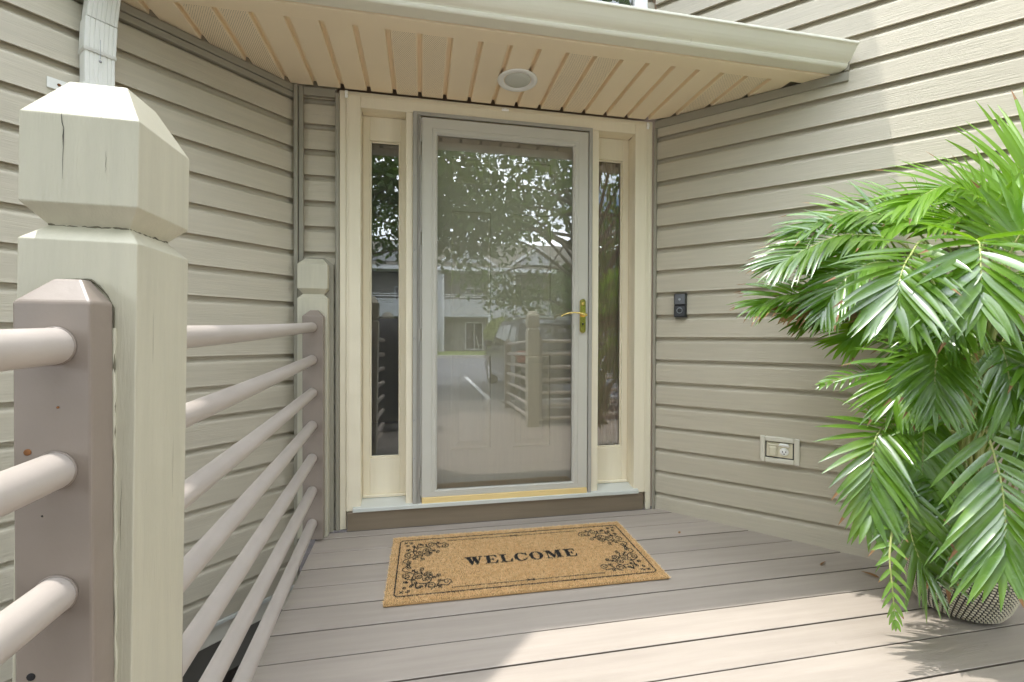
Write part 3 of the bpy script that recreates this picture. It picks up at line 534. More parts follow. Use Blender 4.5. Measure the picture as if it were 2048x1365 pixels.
# ------------------------------------------------------------------ doormat
dm = thing('doormat', 'tan coir doormat reading WELCOME with black scrollwork corners', 'doormat', (.446, 2.028, dz(2.028)+.0015))
dm.rotation_euler = (math.atan(SL), 0, R(-.75))
MX, MY, RES = .587, .271, 1000
gw, gh = int(2*MX*RES), int(2*MY*RES)
mk = {'scroll': np.zeros((gh, gw), bool), 'text': np.zeros((gh, gw), bool)}
yy, xx = np.mgrid[0:gh, 0:gw]; xx = xx/RES-MX; yy = yy/RES-MY
def seg(M, a, b, w):
    x0, x1 = sorted((a[0], b[0])); y0, y1 = sorted((a[1], b[1])); i0 = max(0, int((x0-w+MX)*RES)); i1 = min(gw, int((x1+w+MX)*RES)+2); j0 = max(0, int((y0-w+MY)*RES)); j1 = min(gh, int((y1+w+MY)*RES)+2)
    X, Y = xx[j0:j1, i0:i1], yy[j0:j1, i0:i1]; dx, dy = b[0]-a[0], b[1]-a[1]; L2 = dx*dx+dy*dy+1e-12
    t = np.clip(((X-a[0])*dx+(Y-a[1])*dy)/L2, 0, 1); M[j0:j1, i0:i1] |= (X-a[0]-t*dx)**2+(Y-a[1]-t*dy)**2 < (w/2)**2
def line(M, pts, w):
    for a, b in zip(pts, pts[1:]): seg(M, a, b, w)
def smooth(pts, n=8):
    out = []; P = [pts[0]]+list(pts)+[pts[-1]]
    for i in range(len(pts)-1):
        p0, p1, p2, p3 = (np.array(q) for q in P[i:i+4])
        for t in np.linspace(0, 1, n, endpoint=(i == len(pts)-2)): out.append(tuple(.5*((2*p1)+(-p0+p2)*t+(2*p0-5*p1+4*p2-p3)*t*t+(-p0+3*p1-3*p2+p3)*t**3)))
    return out
bx_, by_ = .551, .227
cor = .012
line(mk['scroll'], [(-bx_+cor, -by_), (bx_-cor, -by_), (bx_, -by_+cor), (bx_, by_-cor), (bx_-cor, by_), (-bx_+cor, by_), (-bx_, by_-cor), (-bx_, -by_+cor), (-bx_+cor, -by_)], .0050)
def zp(x, y): return (-.551+(x-165)/3684, -.227+(1010-y)/1928)
SPI = [(930, 862, .018, 0, 1.1, 1), (690, 900, .024, 200, 1.5, -1), (320, 740, .020, 60, 1.4, 1), (350, 622, .012, 250, 1.1, -1), (510, 760, .017, 170, 1.4, 1), (650, 732, .018, 230, 1.5, -1), (622, 803, .017, 150, 1.4, 1), (800, 762, .012, 260, 1.1, 1),
       (548, 655, .012, 120, 1.1, -1), (300, 828, .009, 0, 1., 1), (545, 905, .009, 180, 1., -1), (400, 893, .010, 30, 1., 1), (292, 908, .009, 90, 1., -1), (356, 950, .010, 200, 1., 1), (500, 925, .009, 10, 1., 1), (330, 835, .007, 200, .9, -1), (470, 850, .008, 80, .9, 1)]
STM = [[(330, 560), (300, 600), (250, 625), (270, 665), (370, 690), (425, 730), (400, 790), (410, 850), (400, 890)], [(425, 735), (520, 715), (580, 745), (640, 770), (690, 800), (680, 840), (625, 870), (620, 910)],
       [(690, 950), (780, 915), (850, 905), (930, 915), (990, 880), (1000, 880)], [(410, 870), (480, 855), (560, 865), (620, 868)], [(330, 560), (350, 580), (365, 610)], [(570, 745), (545, 700), (520, 670)], [(690, 800), (740, 780), (775, 780)],
       [(400, 800), (340, 790), (280, 760)], [(470, 860), (465, 900), (490, 930)], [(300, 560), (330, 540)], [(780, 915), (800, 880), (840, 850), (900, 840)]]
FLO = [(262, 960), (430, 800), (740, 790), (820, 930), (690, 755), (460, 695), (820, 840), (420, 668)]
for sx in (1, -1):
    for sy in (1, -1):
        T = lambda p: (p[0]*sx, p[1]*sy)
        for x, y, r, a0, tn, dr in SPI:
            c = zp(x, y); n = 26; line(mk['scroll'], [T((c[0]+r*(1-.78*t)*math.cos(R(a0)+dr*t*tn*2*math.pi), c[1]+r*(1-.78*t)*math.sin(R(a0)+dr*t*tn*2*math.pi))) for t in np.linspace(0, 1, n)], .0036)
            e = (c[0]+r*.22*math.cos(R(a0)+dr*tn*2*math.pi), c[1]+r*.22*math.sin(R(a0)+dr*tn*2*math.pi)); seg(mk['scroll'], T(e), T((e[0]+.0005, e[1])), .0055)
        for s in STM: line(mk['scroll'], [T(q) for q in smooth([zp(*p) for p in s])], .0040)
        for x, y in FLO:
            c = zp(x, y)
            for k in range(4): a = R(45+90*k); seg(mk['scroll'], T(c), T((c[0]+.0085*math.cos(a), c[1]+.0085*math.sin(a))), .0042)
for sy in (1, -1):
    line(mk['scroll'], [(-.325, sy*.197), (.325, sy*.197)], .0034)
    for k in (-1, 1): line(mk['scroll'], smooth([(k*.016, sy*.197+.006), (k*.004, sy*.197+.002), (-k*.004, sy*.197-.002), (-k*.016, sy*.197-.006)]), .0034)
def poly(M, pts):
    P = np.array(pts); ins = np.zeros(M.shape, bool); j = len(P)-1
    i0, i1 = int((P[:, 0].min()+MX)*RES)-2, int((P[:, 0].max()+MX)*RES)+3; j0, j1 = int((P[:, 1].min()+MY)*RES)-2, int((P[:, 1].max()+MY)*RES)+3
    X, Y = xx[j0:j1, i0:i1], yy[j0:j1, i0:i1]; I = np.zeros(X.shape, bool)
    for i in range(len(P)):
        (xi, yi), (xj, yj) = P[i], P[j]; I ^= ((yi > Y) != (yj > Y)) & (X < (xj-xi)*(Y-yi)/(yj-yi+1e-12)+xi); j = i
    M[j0:j1, i0:i1] |= I
TX = mk['text']; yb_, H = -.043, .066
def P_(x0, w, pts): poly(TX, [(x0+p[0]*w, yb_+p[1]*H) for p in pts])
def R_(x0, w, a, b, c, d): P_(x0, w, [(a, c), (b, c), (b, d), (a, d)])
def lW(x, w):
    P_(x, w, [(.08, .95), (.31, .95), (.47, .22), (.40, 0), (.33, 0)]); P_(x, w, [(.41, .95), (.63, .95), (.79, .22), (.70, 0), (.64, 0)]); P_(x, w, [(.33, 0), (.40, 0), (.56, .80), (.50, .80)]); P_(x, w, [(.64, 0), (.70, 0), (.92, .95), (.86, .95)])
    for a, b in ((0, .40), (.36, .70), (.76, 1.0)): R_(x, w, a, b, .93, 1)
def lE(x, w):
    R_(x, w, .13, .42, 0, 1); R_(x, w, 0, .90, 0, .07); R_(x, w, 0, .88, .93, 1); R_(x, w, .42, .66, .46, .54); P_(x, w, [(.62, .32), (.68, .32), (.68, .68), (.62, .68), (.58, .5)])
    P_(x, w, [(.55, .0), (.95, .0), (1.0, .34), (.93, .34), (.78, .07)]); P_(x, w, [(.55, 1), (.90, 1), (.93, .70), (.87, .70), (.74, .93)])
def lL(x, w): R_(x, w, .13, .42, 0, 1); R_(x, w, 0, .58, .93, 1); R_(x, w, 0, .90, 0, .07); P_(x, w, [(.50, .0), (.95, .0), (1.0, .40), (.93, .40), (.76, .07)])
def ring(x, w, a0, a1):
    n = 40; o = [(.5+.5*math.cos(R(a)), .5+.53*math.sin(R(a))) for a in np.linspace(a0, a1, n)]; i = [(.5+.235*math.cos(R(a)), .5+.46*math.sin(R(a))) for a in np.linspace(a1, a0, n)]; P_(x, w, o+i)
def lC(x, w): ring(x, w, 42, 318); P_(x, w, [(.90, .62), (.96, .62), (.96, 1.0), (.88, .98), (.80, .86)]); P_(x, w, [(.78, .16), (.86, .06), (.98, .30), (.92, .34)])
def lM(x, w):
    R_(x, w, .12, .18, 0, 1); P_(x, w, [(.10, 1), (.34, 1), (.55, .32), (.48, 0), (.44, 0)]); P_(x, w, [(.44, 0), (.49, 0), (.76, 1), (.69, 1)]); R_(x, w, .67, .90, 0, 1)
    for a, b, c, d in ((0, .32, 0, .07), (.58, 1, 0, .07), (0, .3, .93, 1), (.70, 1, .93, 1)): R_(x, w, a, b, c, d)
xo = -.2585
for f, w in ((lW, .080), (lE, .059), (lL, .058), (lC, .061), (lambda x, w: ring(x, w, 0, 359.9), .064), (lM, .082), (lE, .059)): f(xo, w); xo += w+.009
bevel(MB().bev(-MX, MX, -MY, MY, 0, .0085, .003).obj('backing', COIRB, dm), .001, 1)
def flatprint(M, nm, z):                                           # the printed shapes as thin runs on the backing
    v, f = [], []
    for j in range(0, gh, 2):
        r = M[j:j+2].any(0); e = np.flatnonzero(np.diff(np.concatenate(([0], r.astype(int), [0]))))
        for a, b in zip(e[::2], e[1::2]):
            k = len(v); v += [(a/RES-MX, j/RES-MY, z), (b/RES-MX, j/RES-MY, z), (b/RES-MX, (j+2)/RES-MY, z), (a/RES-MX, (j+2)/RES-MY, z)]; f.append((k, k+1, k+2, k+3))
    return v, f
nF = 150000
px_ = rng.uniform(-MX+.001, MX-.001, nF); py_ = rng.uniform(-MY+.001, MY-.001, nF)
lean = rng.normal(0, .0022, (nF, 2)); ed = np.stack([np.clip((np.abs(px_)-(MX-.008))/.008, 0, 1)*np.sign(px_), np.clip((np.abs(py_)-(MY-.010))/.010, 0, 1)*np.sign(py_)], 1)
lean = lean+ed*rng.uniform(.001, .012, (nF, 1)); hh = rng.uniform(.0125, .0165, nF)-.003*np.abs(ed).max(1)
ang = rng.uniform(0, math.pi, nF); wd_ = rng.uniform(.0008, .0015, nF)
V = np.zeros((nF, 3, 3)); V[:, 0] = np.stack([px_-np.cos(ang)*wd_, py_-np.sin(ang)*wd_, np.full(nF, .006)], 1); V[:, 1] = np.stack([px_+np.cos(ang)*wd_, py_+np.sin(ang)*wd_, np.full(nF, .006)], 1)
V[:, 2] = np.stack([px_+lean[:, 0], py_+lean[:, 1], hh], 1)
gi = np.clip(((px_+MX)*RES).astype(int), 0, gw-1); gj = np.clip(((py_+MY)*RES).astype(int), 0, gh-1)
isT = mk['text'][gj, gi]; isS = mk['scroll'][gj, gi] & ~isT
def fibres(sel, nm, m, fl=None):
    v = V[sel].reshape(-1, 3).tolist(); n = len(v)//3; f = [(3*i, 3*i+1, 3*i+2) for i in range(n)]
    b = MB(); b.add(v, f)
    if fl: b.add(*fl)
    return b.obj(nm, m, dm, fix=False, kind='stuff')
fibres(~(isT | isS), 'coir_pile', COIR); fibres(isT, 'lettering', INK, flatprint(mk['text'], 't', .0118)); fibres(isS, 'scroll_print', INK, flatprint(mk['scroll'], 's', .0115))

# ------------------------------------------------------------------ potted palm
PC = Vector((2.035, 1.385, dz(1.385)+.001))
pot = thing('woven_planter', 'rounded cream and black woven basket planter holding the palm', 'planter', PC)
prof = [(.0, 0), (.105, 0), (.118, .006), (.140, .04), (.158, .09), (.168, .14), (.170, .19), (.165, .235), (.156, .272), (.150, .275), (.150, .262), (.155, .23), (.0, .228)]
MB().lathe(prof[:-1], 56).obj('basket_wall', WEAVED, pot); MB().lathe([(0, .232), (.153, .228)], 40).obj('soil', SOIL, pot)
def prad(z):
    for (ra, za), (rb, zb) in zip(prof[1:9], prof[2:9]):
        if za <= z <= zb: return ra+(rb-ra)*(z-za)/(zb-za)
    return .156
st = MB(); NC, NR = 62, 25
for j in range(NR):
    z = .012+j*.0102
    for i in range(NC):
        a = 2*math.pi*(i+.5*(j % 2)*.0+.18*j)/NC; r = prad(z)+.0012; w = 2*math.pi*r/NC*.33; ca, sa = math.cos(a), math.sin(a); h = .0040
        P0 = lambda du, dzz, dr: ((r+dr)*ca-du*sa, (r+dr)*sa+du*ca, z+dzz)
        st.add([P0(-w, -h*.6, 0), P0(w, -h*1.1, 0), P0(w, h*.6, 0), P0(-w, h*1.1, 0), P0(-w*.6, -h*.2, .003), P0(w*.6, -h*.6, .003), P0(w*.6, h*.2, .003), P0(-w*.6, h*.6, .003)], [(0, 1, 5, 4), (1, 2, 6, 5), (2, 3, 7, 6), (3, 0, 4, 7), (4, 5, 6, 7)])
st.obj('cord_stitches', WEAVE, pot, kind='stuff')
MB().tube([(.153*math.cos(a), .153*math.sin(a), .276) for a in np.linspace(0, 2*math.pi, 41)], .006, 8).obj('rim', WEAVE, pot)
pal = thing('palm_plant', 'lush green areca palm with arching fronds growing in the woven planter', 'palm', PC+Vector((0, 0, .23)))
def crom(P, n):
    P = [Vector(p) for p in P]; Q = [P[0]*2-P[1]]+P+[P[-1]*2-P[-2]]; out = []
    for i in range(len(P)-1):
        a, b, c, d = Q[i:i+4]
        for t in np.linspace(0, 1, n, endpoint=(i == len(P)-2)): out.append(.5*((2*b)+(-a+c)*t+(2*a-5*b+4*c-d)*t*t+(-a+3*b-3*c+d)*t**3))
    return out
def blade(mb, base, d, nrm, L, w, droop, mi, dry=0., twist=0.):
    d = d.normalized(); nrm = (nrm-d*nrm.dot(d)).normalized(); s = d.cross(nrm); K = 7; vs = []; p = base.copy(); dd = d.copy()
    if twist: s = (s*math.cos(twist)+nrm*math.sin(twist)); nrm = s.cross(d)
    for k in range(K):
        t = k/(K-1); ww = w*(.35+.65*min(1, t/.16))*(1-max(0, (t-.36)/.64)**1.7)+.0004
        fold = .32*ww
        vs += [p-s*ww+nrm*fold, p.copy(), p+s*ww+nrm*fold]
        dd = (dd+Vector((0, 0, -droop*(.25+t)/K))).normalized(); p = p+dd*(L/(K-1))
    fs = []
    mis = []
    for k in range(K-1):
        fs += [(3*k, 3*k+1, 3*k+4, 3*k+3), (3*k+1, 3*k+2, 3*k+5, 3*k+4)]
    nd_ = 2*int(round((K-1)*(1-dry)))
    mb.add(vs, fs[:nd_], mi, True)
    if nd_ < len(fs): mb.add(vs, fs[nd_:], 2, True)
def frond(ctrl, L, n=24, w=.0086, droop=.7, start=.38, hint=None, dry=0., mi=0, kink=0.):
    c = [Vector(q)-pal.location for q in ctrl]; C_ = crom(c, 12); m = len(C_); mb = MB()
    rad = [.0042*(1-.8*i/(m-1))+.0006 for i in range(m)]; mb.tube(C_, rad, 6, 1)
    for i in range(n):
        t = start+(1-start)*(i/(n-1))**.92; f = t*(m-1); k = min(m-2, int(f)); p = C_[k].lerp(C_[k+1], f-k); T = (C_[min(k+2, m-1)]-C_[max(k-1, 0)]).normalized()
        H = Vector(hint) if hint else Vector((-.35, -.55, .75)); S = T.cross(H).normalized(); N_ = S.cross(T).normalized()
        q = i/(n-1); a = R(32+38*q); prof_ = (.55+.45*math.sin(math.pi*min(1, .18+.75*q)))*(1 if q < .8 else 1-.9*(q-.8))
        for sg in (-1, 1):
            dr = S*sg*math.cos(a)+T*math.sin(a)+N_*(.16+random.uniform(-.14, .14)); Ll = L*prof_*random.uniform(.86, 1.1)
            dd = dry*random.uniform(.3, 1.4) if dry else (random.uniform(.06, .22) if random.random() < .13 else 0)
            blade(mb, p, dr, N_, Ll, w*random.uniform(.8, 1.15), droop*random.uniform(.6, 1.4), mi, min(1, dd), random.uniform(-.35, .35))
    blade(mb, C_[-1], (C_[-1]-C_[-3]), N_, L*.55, w*.8, droop, mi)
    return mb.obj('frond', [LEAFY if mi == 3 else LEAF, RACH, LEAFB, LEAFY], pal, fix=False)
FR = [
(0.23,[(1.82, 1.273, 1.065), (1.63, 1.211, 1.306), (1.489, 1.156, 1.252), (1.421, 1.129, 1.181), (1.386, 1.114, 1.1)]),  # C
(0.24,[(1.803, 1.174, 1.061), (1.684, 1.118, 1.276), (1.62, 1.06, 1.282), (1.565, 1.019, 1.196), (1.541, 1.002, 1.109)]),  # D
(0.26,[(1.872, 1.258, 0.573), (1.728, 1.136, 0.78), (1.674, 1.043, 0.619), (1.634, 0.999, 0.491), (1.605, 0.983, 0.392)]),  # A
(0.20,[(1.86, 1.312, 0.596), (1.648, 1.303, 0.704), (1.521, 1.277, 0.671), (1.472, 1.255, 0.56), (1.447, 1.238, 0.417)]),  # B
(0.20,[(1.972, 1.394, 0.84), (1.853, 1.47, 1.072), (1.665, 1.559, 1.175), (1.506, 1.642, 1.179), (1.383, 1.666, 1.137)]),  # E1
(0.17,[(1.953, 1.397, 0.763), (1.853, 1.47, 0.993), (1.745, 1.543, 1.115), (1.606, 1.571, 1.145), (1.466, 1.598, 1.103)]),  # E2
(0.20,[(1.97, 1.345, 1.069), (1.896, 1.414, 1.378), (1.736, 1.497, 1.497), (1.605, 1.574, 1.48), (1.502, 1.614, 1.423)]),  # F7
(0.20,[(1.903, 1.307, 1.031), (1.787, 1.384, 1.33), (1.613, 1.47, 1.397), (1.468, 1.528, 1.344), (1.387, 1.564, 1.288)]),  # F8
(0.30,[(1.975, 1.242, 1.066), (2.009, 1.238, 1.312), (2.052, 1.231, 1.488), (2.112, 1.221, 1.611), (2.181, 1.208, 1.681)]),  # G
(0.20,[(1.835, 1.168, 1.061), (1.851, 1.168, 1.358), (1.803, 1.178, 1.457), (1.689, 1.201, 1.498), (1.56, 1.226, 1.439)]),  # F10
(0.07,[(1.824, 1.319, 0.596), (1.717, 1.342, 0.795), (1.646, 1.356, 0.84), (1.557, 1.374, 0.87), (1.432, 1.398, 0.834)]),  # H
(0.06,[(1.752, 1.28, 0.432), (1.545, 1.219, 0.434), (1.463, 1.184, 0.326), (1.45, 1.164, 0.209), (1.448, 1.154, 0.121)]),  # I
(0.22,[(1.993, 1.238, 0.96), (1.965, 1.144, 1.194), (1.924, 1.05, 1.181), (1.914, 1.0, 1.056)]),  # R1
(0.24,[(1.976, 1.24, 0.784), (1.884, 1.106, 0.932), (1.867, 1.038, 0.875), (1.856, 1.008, 0.73)]),  # R2
(0.20,[(1.934, 1.352, 0.957), (1.842, 1.372, 1.218), (1.677, 1.405, 1.283), (1.567, 1.447, 1.22), (1.51, 1.477, 1.107)]),  # F16
(0.16,[(1.829, 1.267, 0.573), (1.713, 1.24, 0.739), (1.647, 1.222, 0.711), (1.618, 1.207, 0.599), (1.618, 1.205, 0.467)]),  # F21
(0.10,[(1.789, 1.325, 0.505), (1.7, 1.344, 0.631), (1.646, 1.355, 0.695), (1.602, 1.364, 0.731)]),  # Y1
(0.20,[(2.044, 1.33, 0.957), (2.089, 1.323, 1.219), (2.043, 1.334, 1.387), (1.97, 1.349, 1.443), (1.856, 1.351, 1.419)]),  # Y2
(0.20,[(1.79, 1.126, 1.059), (1.758, 1.083, 1.211), (1.752, 1.044, 1.31), (1.77, 1.01, 1.333), (1.787, 0.976, 1.282)]),  # Y3
(0.20,[(2.01, 1.388, 0.956), (1.989, 1.444, 1.152), (1.884, 1.497, 1.265), (1.754, 1.553, 1.299), (1.631, 1.597, 1.271)]),  # Z1
(0.20,[(1.971, 1.343, 0.808), (1.919, 1.375, 0.975), (1.84, 1.422, 1.051), (1.756, 1.469, 1.052), (1.659, 1.508, 0.993)]),  # K1
(0.20,[(1.931, 1.298, 0.596), (1.843, 1.285, 0.674), (1.734, 1.286, 0.643), (1.662, 1.279, 0.543), (1.634, 1.273, 0.425)]),  # K4
(0.22,[(2.02, 1.281, 0.632), (2.01, 1.233, 0.784), (1.959, 1.162, 0.812), (1.913, 1.109, 0.739), (1.889, 1.082, 0.635)]),  # K5
(0.22,[(1.966, 1.295, 1.049), (1.947, 1.27, 1.28), (1.975, 1.246, 1.435), (2.018, 1.218, 1.482), (2.06, 1.189, 1.441)]),  # K6
(0.18,[(2.007, 1.339, 1.107), (1.956, 1.371, 1.334), (1.866, 1.41, 1.434), (1.755, 1.452, 1.419), (1.64, 1.494, 1.345)]),  # K7
(0.20,[(2.025, 1.414, 0.799), (1.974, 1.486, 0.973), (1.875, 1.548, 1.075), (1.731, 1.597, 1.117), (1.584, 1.646, 1.076)]),  # K9
(0.20,[(1.872, 1.26, 0.749), (1.797, 1.255, 0.891), (1.69, 1.256, 0.926), (1.613, 1.261, 0.875), (1.569, 1.259, 0.791)]),  # K2
(0.22,[(1.924, 1.251, 0.854), (1.88, 1.21, 1.046), (1.787, 1.178, 1.111), (1.684, 1.157, 1.091), (1.622, 1.148, 1.027)]),  # K3
(0.18,[(1.814, 1.22, 0.689), (1.706, 1.192, 0.929), (1.618, 1.159, 0.979), (1.569, 1.137, 0.902), (1.547, 1.12, 0.811)]),  # F19
(0.22,[(1.898, 1.255, 0.819), (1.836, 1.167, 0.963), (1.768, 1.099, 0.98), (1.766, 1.078, 0.904), (1.749, 1.06, 0.814)]),  # F20
(0.20,[(2.117, 1.317, 1.07), (2.179, 1.327, 1.297), (2.166, 1.351, 1.454), (2.115, 1.382, 1.526), (2.024, 1.421, 1.542)]),  # W1
(0.17,[(1.804, 1.271, 0.467), (1.615, 1.227, 0.544), (1.549, 1.198, 0.426), (1.559, 1.174, 0.305), (1.599, 1.166, 0.241)]),  # V1
(0.19,[(1.872, 1.257, 0.503), (1.755, 1.179, 0.583), (1.689, 1.14, 0.47), (1.674, 1.122, 0.351)]),  # V2
(0.22,[(1.852, 1.165, 1.127), (1.89, 1.139, 1.321), (1.912, 1.115, 1.397), (1.932, 1.091, 1.408), (1.967, 1.064, 1.371)]),  # W2
(0.22,[(2.085, 1.373, 0.995), (2.105, 1.423, 1.311), (2.044, 1.488, 1.481), (1.915, 1.544, 1.54), (1.771, 1.592, 1.493)]),  # Z2
]
SET = {10: dict(n=11, w=.005, droop=1.3, start=.5), 5: dict(dry=.55, droop=.5), 11: dict(n=9, w=.006, droop=.4), 16: dict(n=7, w=.006, mi=3, droop=.2), 8: dict(mi=3, n=22, w=.0085, droop=.7), 4: dict(dry=.12), 19: dict(mi=3), 17: dict(mi=3), 9: dict(mi=3, w=.008), 23: dict(mi=3), 24: dict(mi=3, w=.011), 33: dict(mi=3), 20: dict(mi=3), 0: dict(n=14, w=.0125, droop=.5), 1: dict(n=12, w=.014, droop=.55), 2: dict(n=17, w=.0115, droop=.5, start=.3), 3: dict(n=16, w=.0115, droop=.4, start=.3)}
for i, (L, pts) in enumerate(FR):
    b0 = PC+Vector((random.uniform(-.07, .07), random.uniform(-.07, .07), .24)); p0 = Vector(pts[0])
    mid = b0.lerp(p0, .55)+Vector((random.uniform(-.02, .02), random.uniform(-.02, .02), .05))
    cane = MB().tube(crom([b0, mid, p0], 6), [.0075-.0002*k for k in range(11)], 8); cane.v = [tuple(Vector(v)-pal.location) for v in cane.v]
    cane.obj('cane', RACH, pal)
    frond(pts, L*1.08, **SET.get(i, {}))
for i in range(9):                                                  # fronds on the wall side and to the right
    a = R(random.uniform(-70, 100)); l = random.uniform(.3, .5); b0 = PC+Vector((.03*math.cos(a), .03*math.sin(a), .24)); h = random.uniform(.75, 1.15)
    d = Vector((math.cos(a)*.75, math.sin(a)*.35, 0)); p1 = b0+Vector((d.x*.1, d.y*.1, h*.65)); p2 = b0+d*l*.5+Vector((0, 0, h)); p3 = b0+d*l+Vector((0, 0, h*.92)); p4 = b0+d*l*1.35+Vector((0, 0, h*.7))
    lim = lambda q: Vector((q.x, min(q.y, 3.785-q.x-.06), q.z)) if q.y > 3.785-q.x-.06 else q
    MB().tube([v-pal.location for v in crom([b0, b0.lerp(p1, .5), p1], 6)], .0065, 8).obj('cane', RACH, pal); frond([lim(q) for q in (p1, p2, p3, p4)], .2, n=15)
for i in range(12):                                                 # bare canes in the middle of the clump
    b0 = PC+Vector((random.uniform(-.09, .09), random.uniform(-.09, .07), .24)); t = b0+Vector((random.uniform(-.16, .14), random.uniform(-.1, .06), random.uniform(.45, .8)))
    MB().tube([v-pal.location for v in crom([b0, b0.lerp(t, .5)+Vector((0, 0, .03)), t], 6)], .006, 8).obj('cane', RACH, pal)
for i in range(7):                                                  # dead leaflets curled by the pot rim
    b0 = PC+Vector((-.16+random.uniform(-.03, .05), -.04+random.uniform(-.06, .08), .26)); m = MB(); blade(m, b0-pal.location, Vector((random.uniform(-.6, .1), random.uniform(-.5, .3), -.5)), Vector((-.5, -.5, .5)), random.uniform(.10, .18), .012, 1.4, 2, 0, random.uniform(-1, 1))
    m.obj('dry_leaf', [LEAFB, RACH, LEAFB], pal, fix=False)
for x, y, a, L in ((1.76, 1.73, 20, .045), (1.92, 1.60, 130, .06), (1.30, 2.12, 70, .02)):
    m = MB(); blade(m, Vector((0, 0, .003)), Vector((math.cos(R(a)), math.sin(R(a)), .25)), Vector((0, 0, 1)), L, .006, .5, 0, 0, .4)
    m.obj('fallen_leaf', LEAFB, None, (x, y, dz(y)+.001), fix=False, label={1.76: 'small curled dry leaf lying on the deck below the palm', 1.92: 'longer dry leaflet on the deck at the foot of the right wall', 1.30: 'tiny dry leaf bit on the deck right of the doormat'}[x], cat='leaf', group='dry leaves on the deck')

# ------------------------------------------------------------------ the street behind the camera, seen in the glass
def leaves(mb, n, fn, size, mi=0):
    P = np.array([fn() for _ in range(n)]); A = rng.normal(size=(n, 3)); A /= np.linalg.norm(A, axis=1)[:, None]; B = np.cross(A, rng.normal(size=(n, 3))); B /= np.linalg.norm(B, axis=1)[:, None]
    s = size*rng.uniform(.6, 1.3, (n, 1)); V_ = np.stack([P-A*s, P+B*s*.5, P+A*s, P-B*s*.5], 1).reshape(-1, 3).tolist()
    mb.add(V_, [(4*i, 4*i+1, 4*i+2, 4*i+3) for i in range(n)], mi)
def tree(label, x, y, z0, h, cr, seed, n=9000, lsz=.085, zb=None, flat=.75, nl=34, group='trees along the parking lot'):
    rs = random.Random(seed); t = thing('tree', label, 'tree', (x, y, z0), group=group); tr_ = MB(); H = h*.55
    tr_.tube([(0, 0, 0), (.05, .03, H*.4), (-.06, .05, H*.75), (.05, 0, H*1.15)], [.17, .13, .11, .06], 10); cl = []
    for i in range(nl):
        a = rs.uniform(0, 2*math.pi); rr_ = cr*math.sqrt(rs.uniform(.05, 1)); zz = (zb or h*.32)+(h-(zb or h*.32))*rs.uniform(0, 1)*(1-.45*(rr_/cr)**2)
        e = Vector((rr_*math.cos(a), rr_*math.sin(a), zz)); s = Vector((0, 0, H*rs.uniform(.45, 1.1))); md = s.lerp(e, .5)+Vector((0, 0, .25)); tr_.tube(crom([s, md, e], 5), [.045-.0045*k for k in range(9)], 5); cl.append(e)
    tr_.obj('trunk', BARK, t); lv = MB()
    def fn():
        c = cl[rs.randrange(len(cl))]; r = cr*.27; v = Vector((rs.gauss(0, 1), rs.gauss(0, 1), rs.gauss(0, .62))); v = v.normalized()*r*rs.random()**.45; return (c.x+v.x, c.y+v.y, c.z+v.z*flat)
    leaves(lv, n, fn, lsz); lv.obj('crown', TLEAF, t, fix=False); return t
tree('spreading shade tree beside the right railing at the deck end', 3.5, -4.3, -.7, 7.4, 4.0, 3, 18000, .08, 2.7, nl=44)
tree('broad crowned street tree left of the walk', -3.3, -4.4, -.7, 7.6, 3.9, 11, 17000, .09, 3.7, nl=46)  # crown enlarged and thickened to block sky light from the near post
tree('street tree across the parking lot by the lawn', 12.5, -24.5, -.1, 8.5, 3.6, 5, 8000, .12)
tree('tall tree behind the apartment building', -14, -24, -.1, 9, 4, 8, 8000, .12)
def shrub(label, x, y, z, r, m, n=2600, sz=.07, sh=1.):
    t = thing('shrub', label, 'shrub', (x, y, z), group='shrubs around the parking lot'); b = MB(); MB().tube([(0, 0, 0), (0, 0, r)], .05, 6).obj('stem', BARK, t)
    def fn():
        v = Vector((random.gauss(0, 1), random.gauss(0, 1), random.gauss(0, 1))).normalized()*r*random.uniform(.82, 1.02); return (v.x, v.y, r*sh*.95+v.z*sh)
    leaves(b, n, fn, sz); b.lathe([(0, 0)]+[(r*.86*math.sin(R(a)), r*sh*(.95-.86*math.cos(R(a)))) for a in range(10, 171, 16)]+[(0, r*sh*1.8)], 16); b.obj('foliage', m, t, fix=False)
shrub('round clipped yellow green shrub before the apartment building', 5.3, -25.5, -.1, 1.25, BUSHL, 5000, .08); shrub('dark green shrub at the apartment wall', -.1, -26.6, -.1, .9, HEDGE, sh=1.3); shrub('low green shrub near the far patio', 9.6, -26.3, -.1, .7, BUSHL)
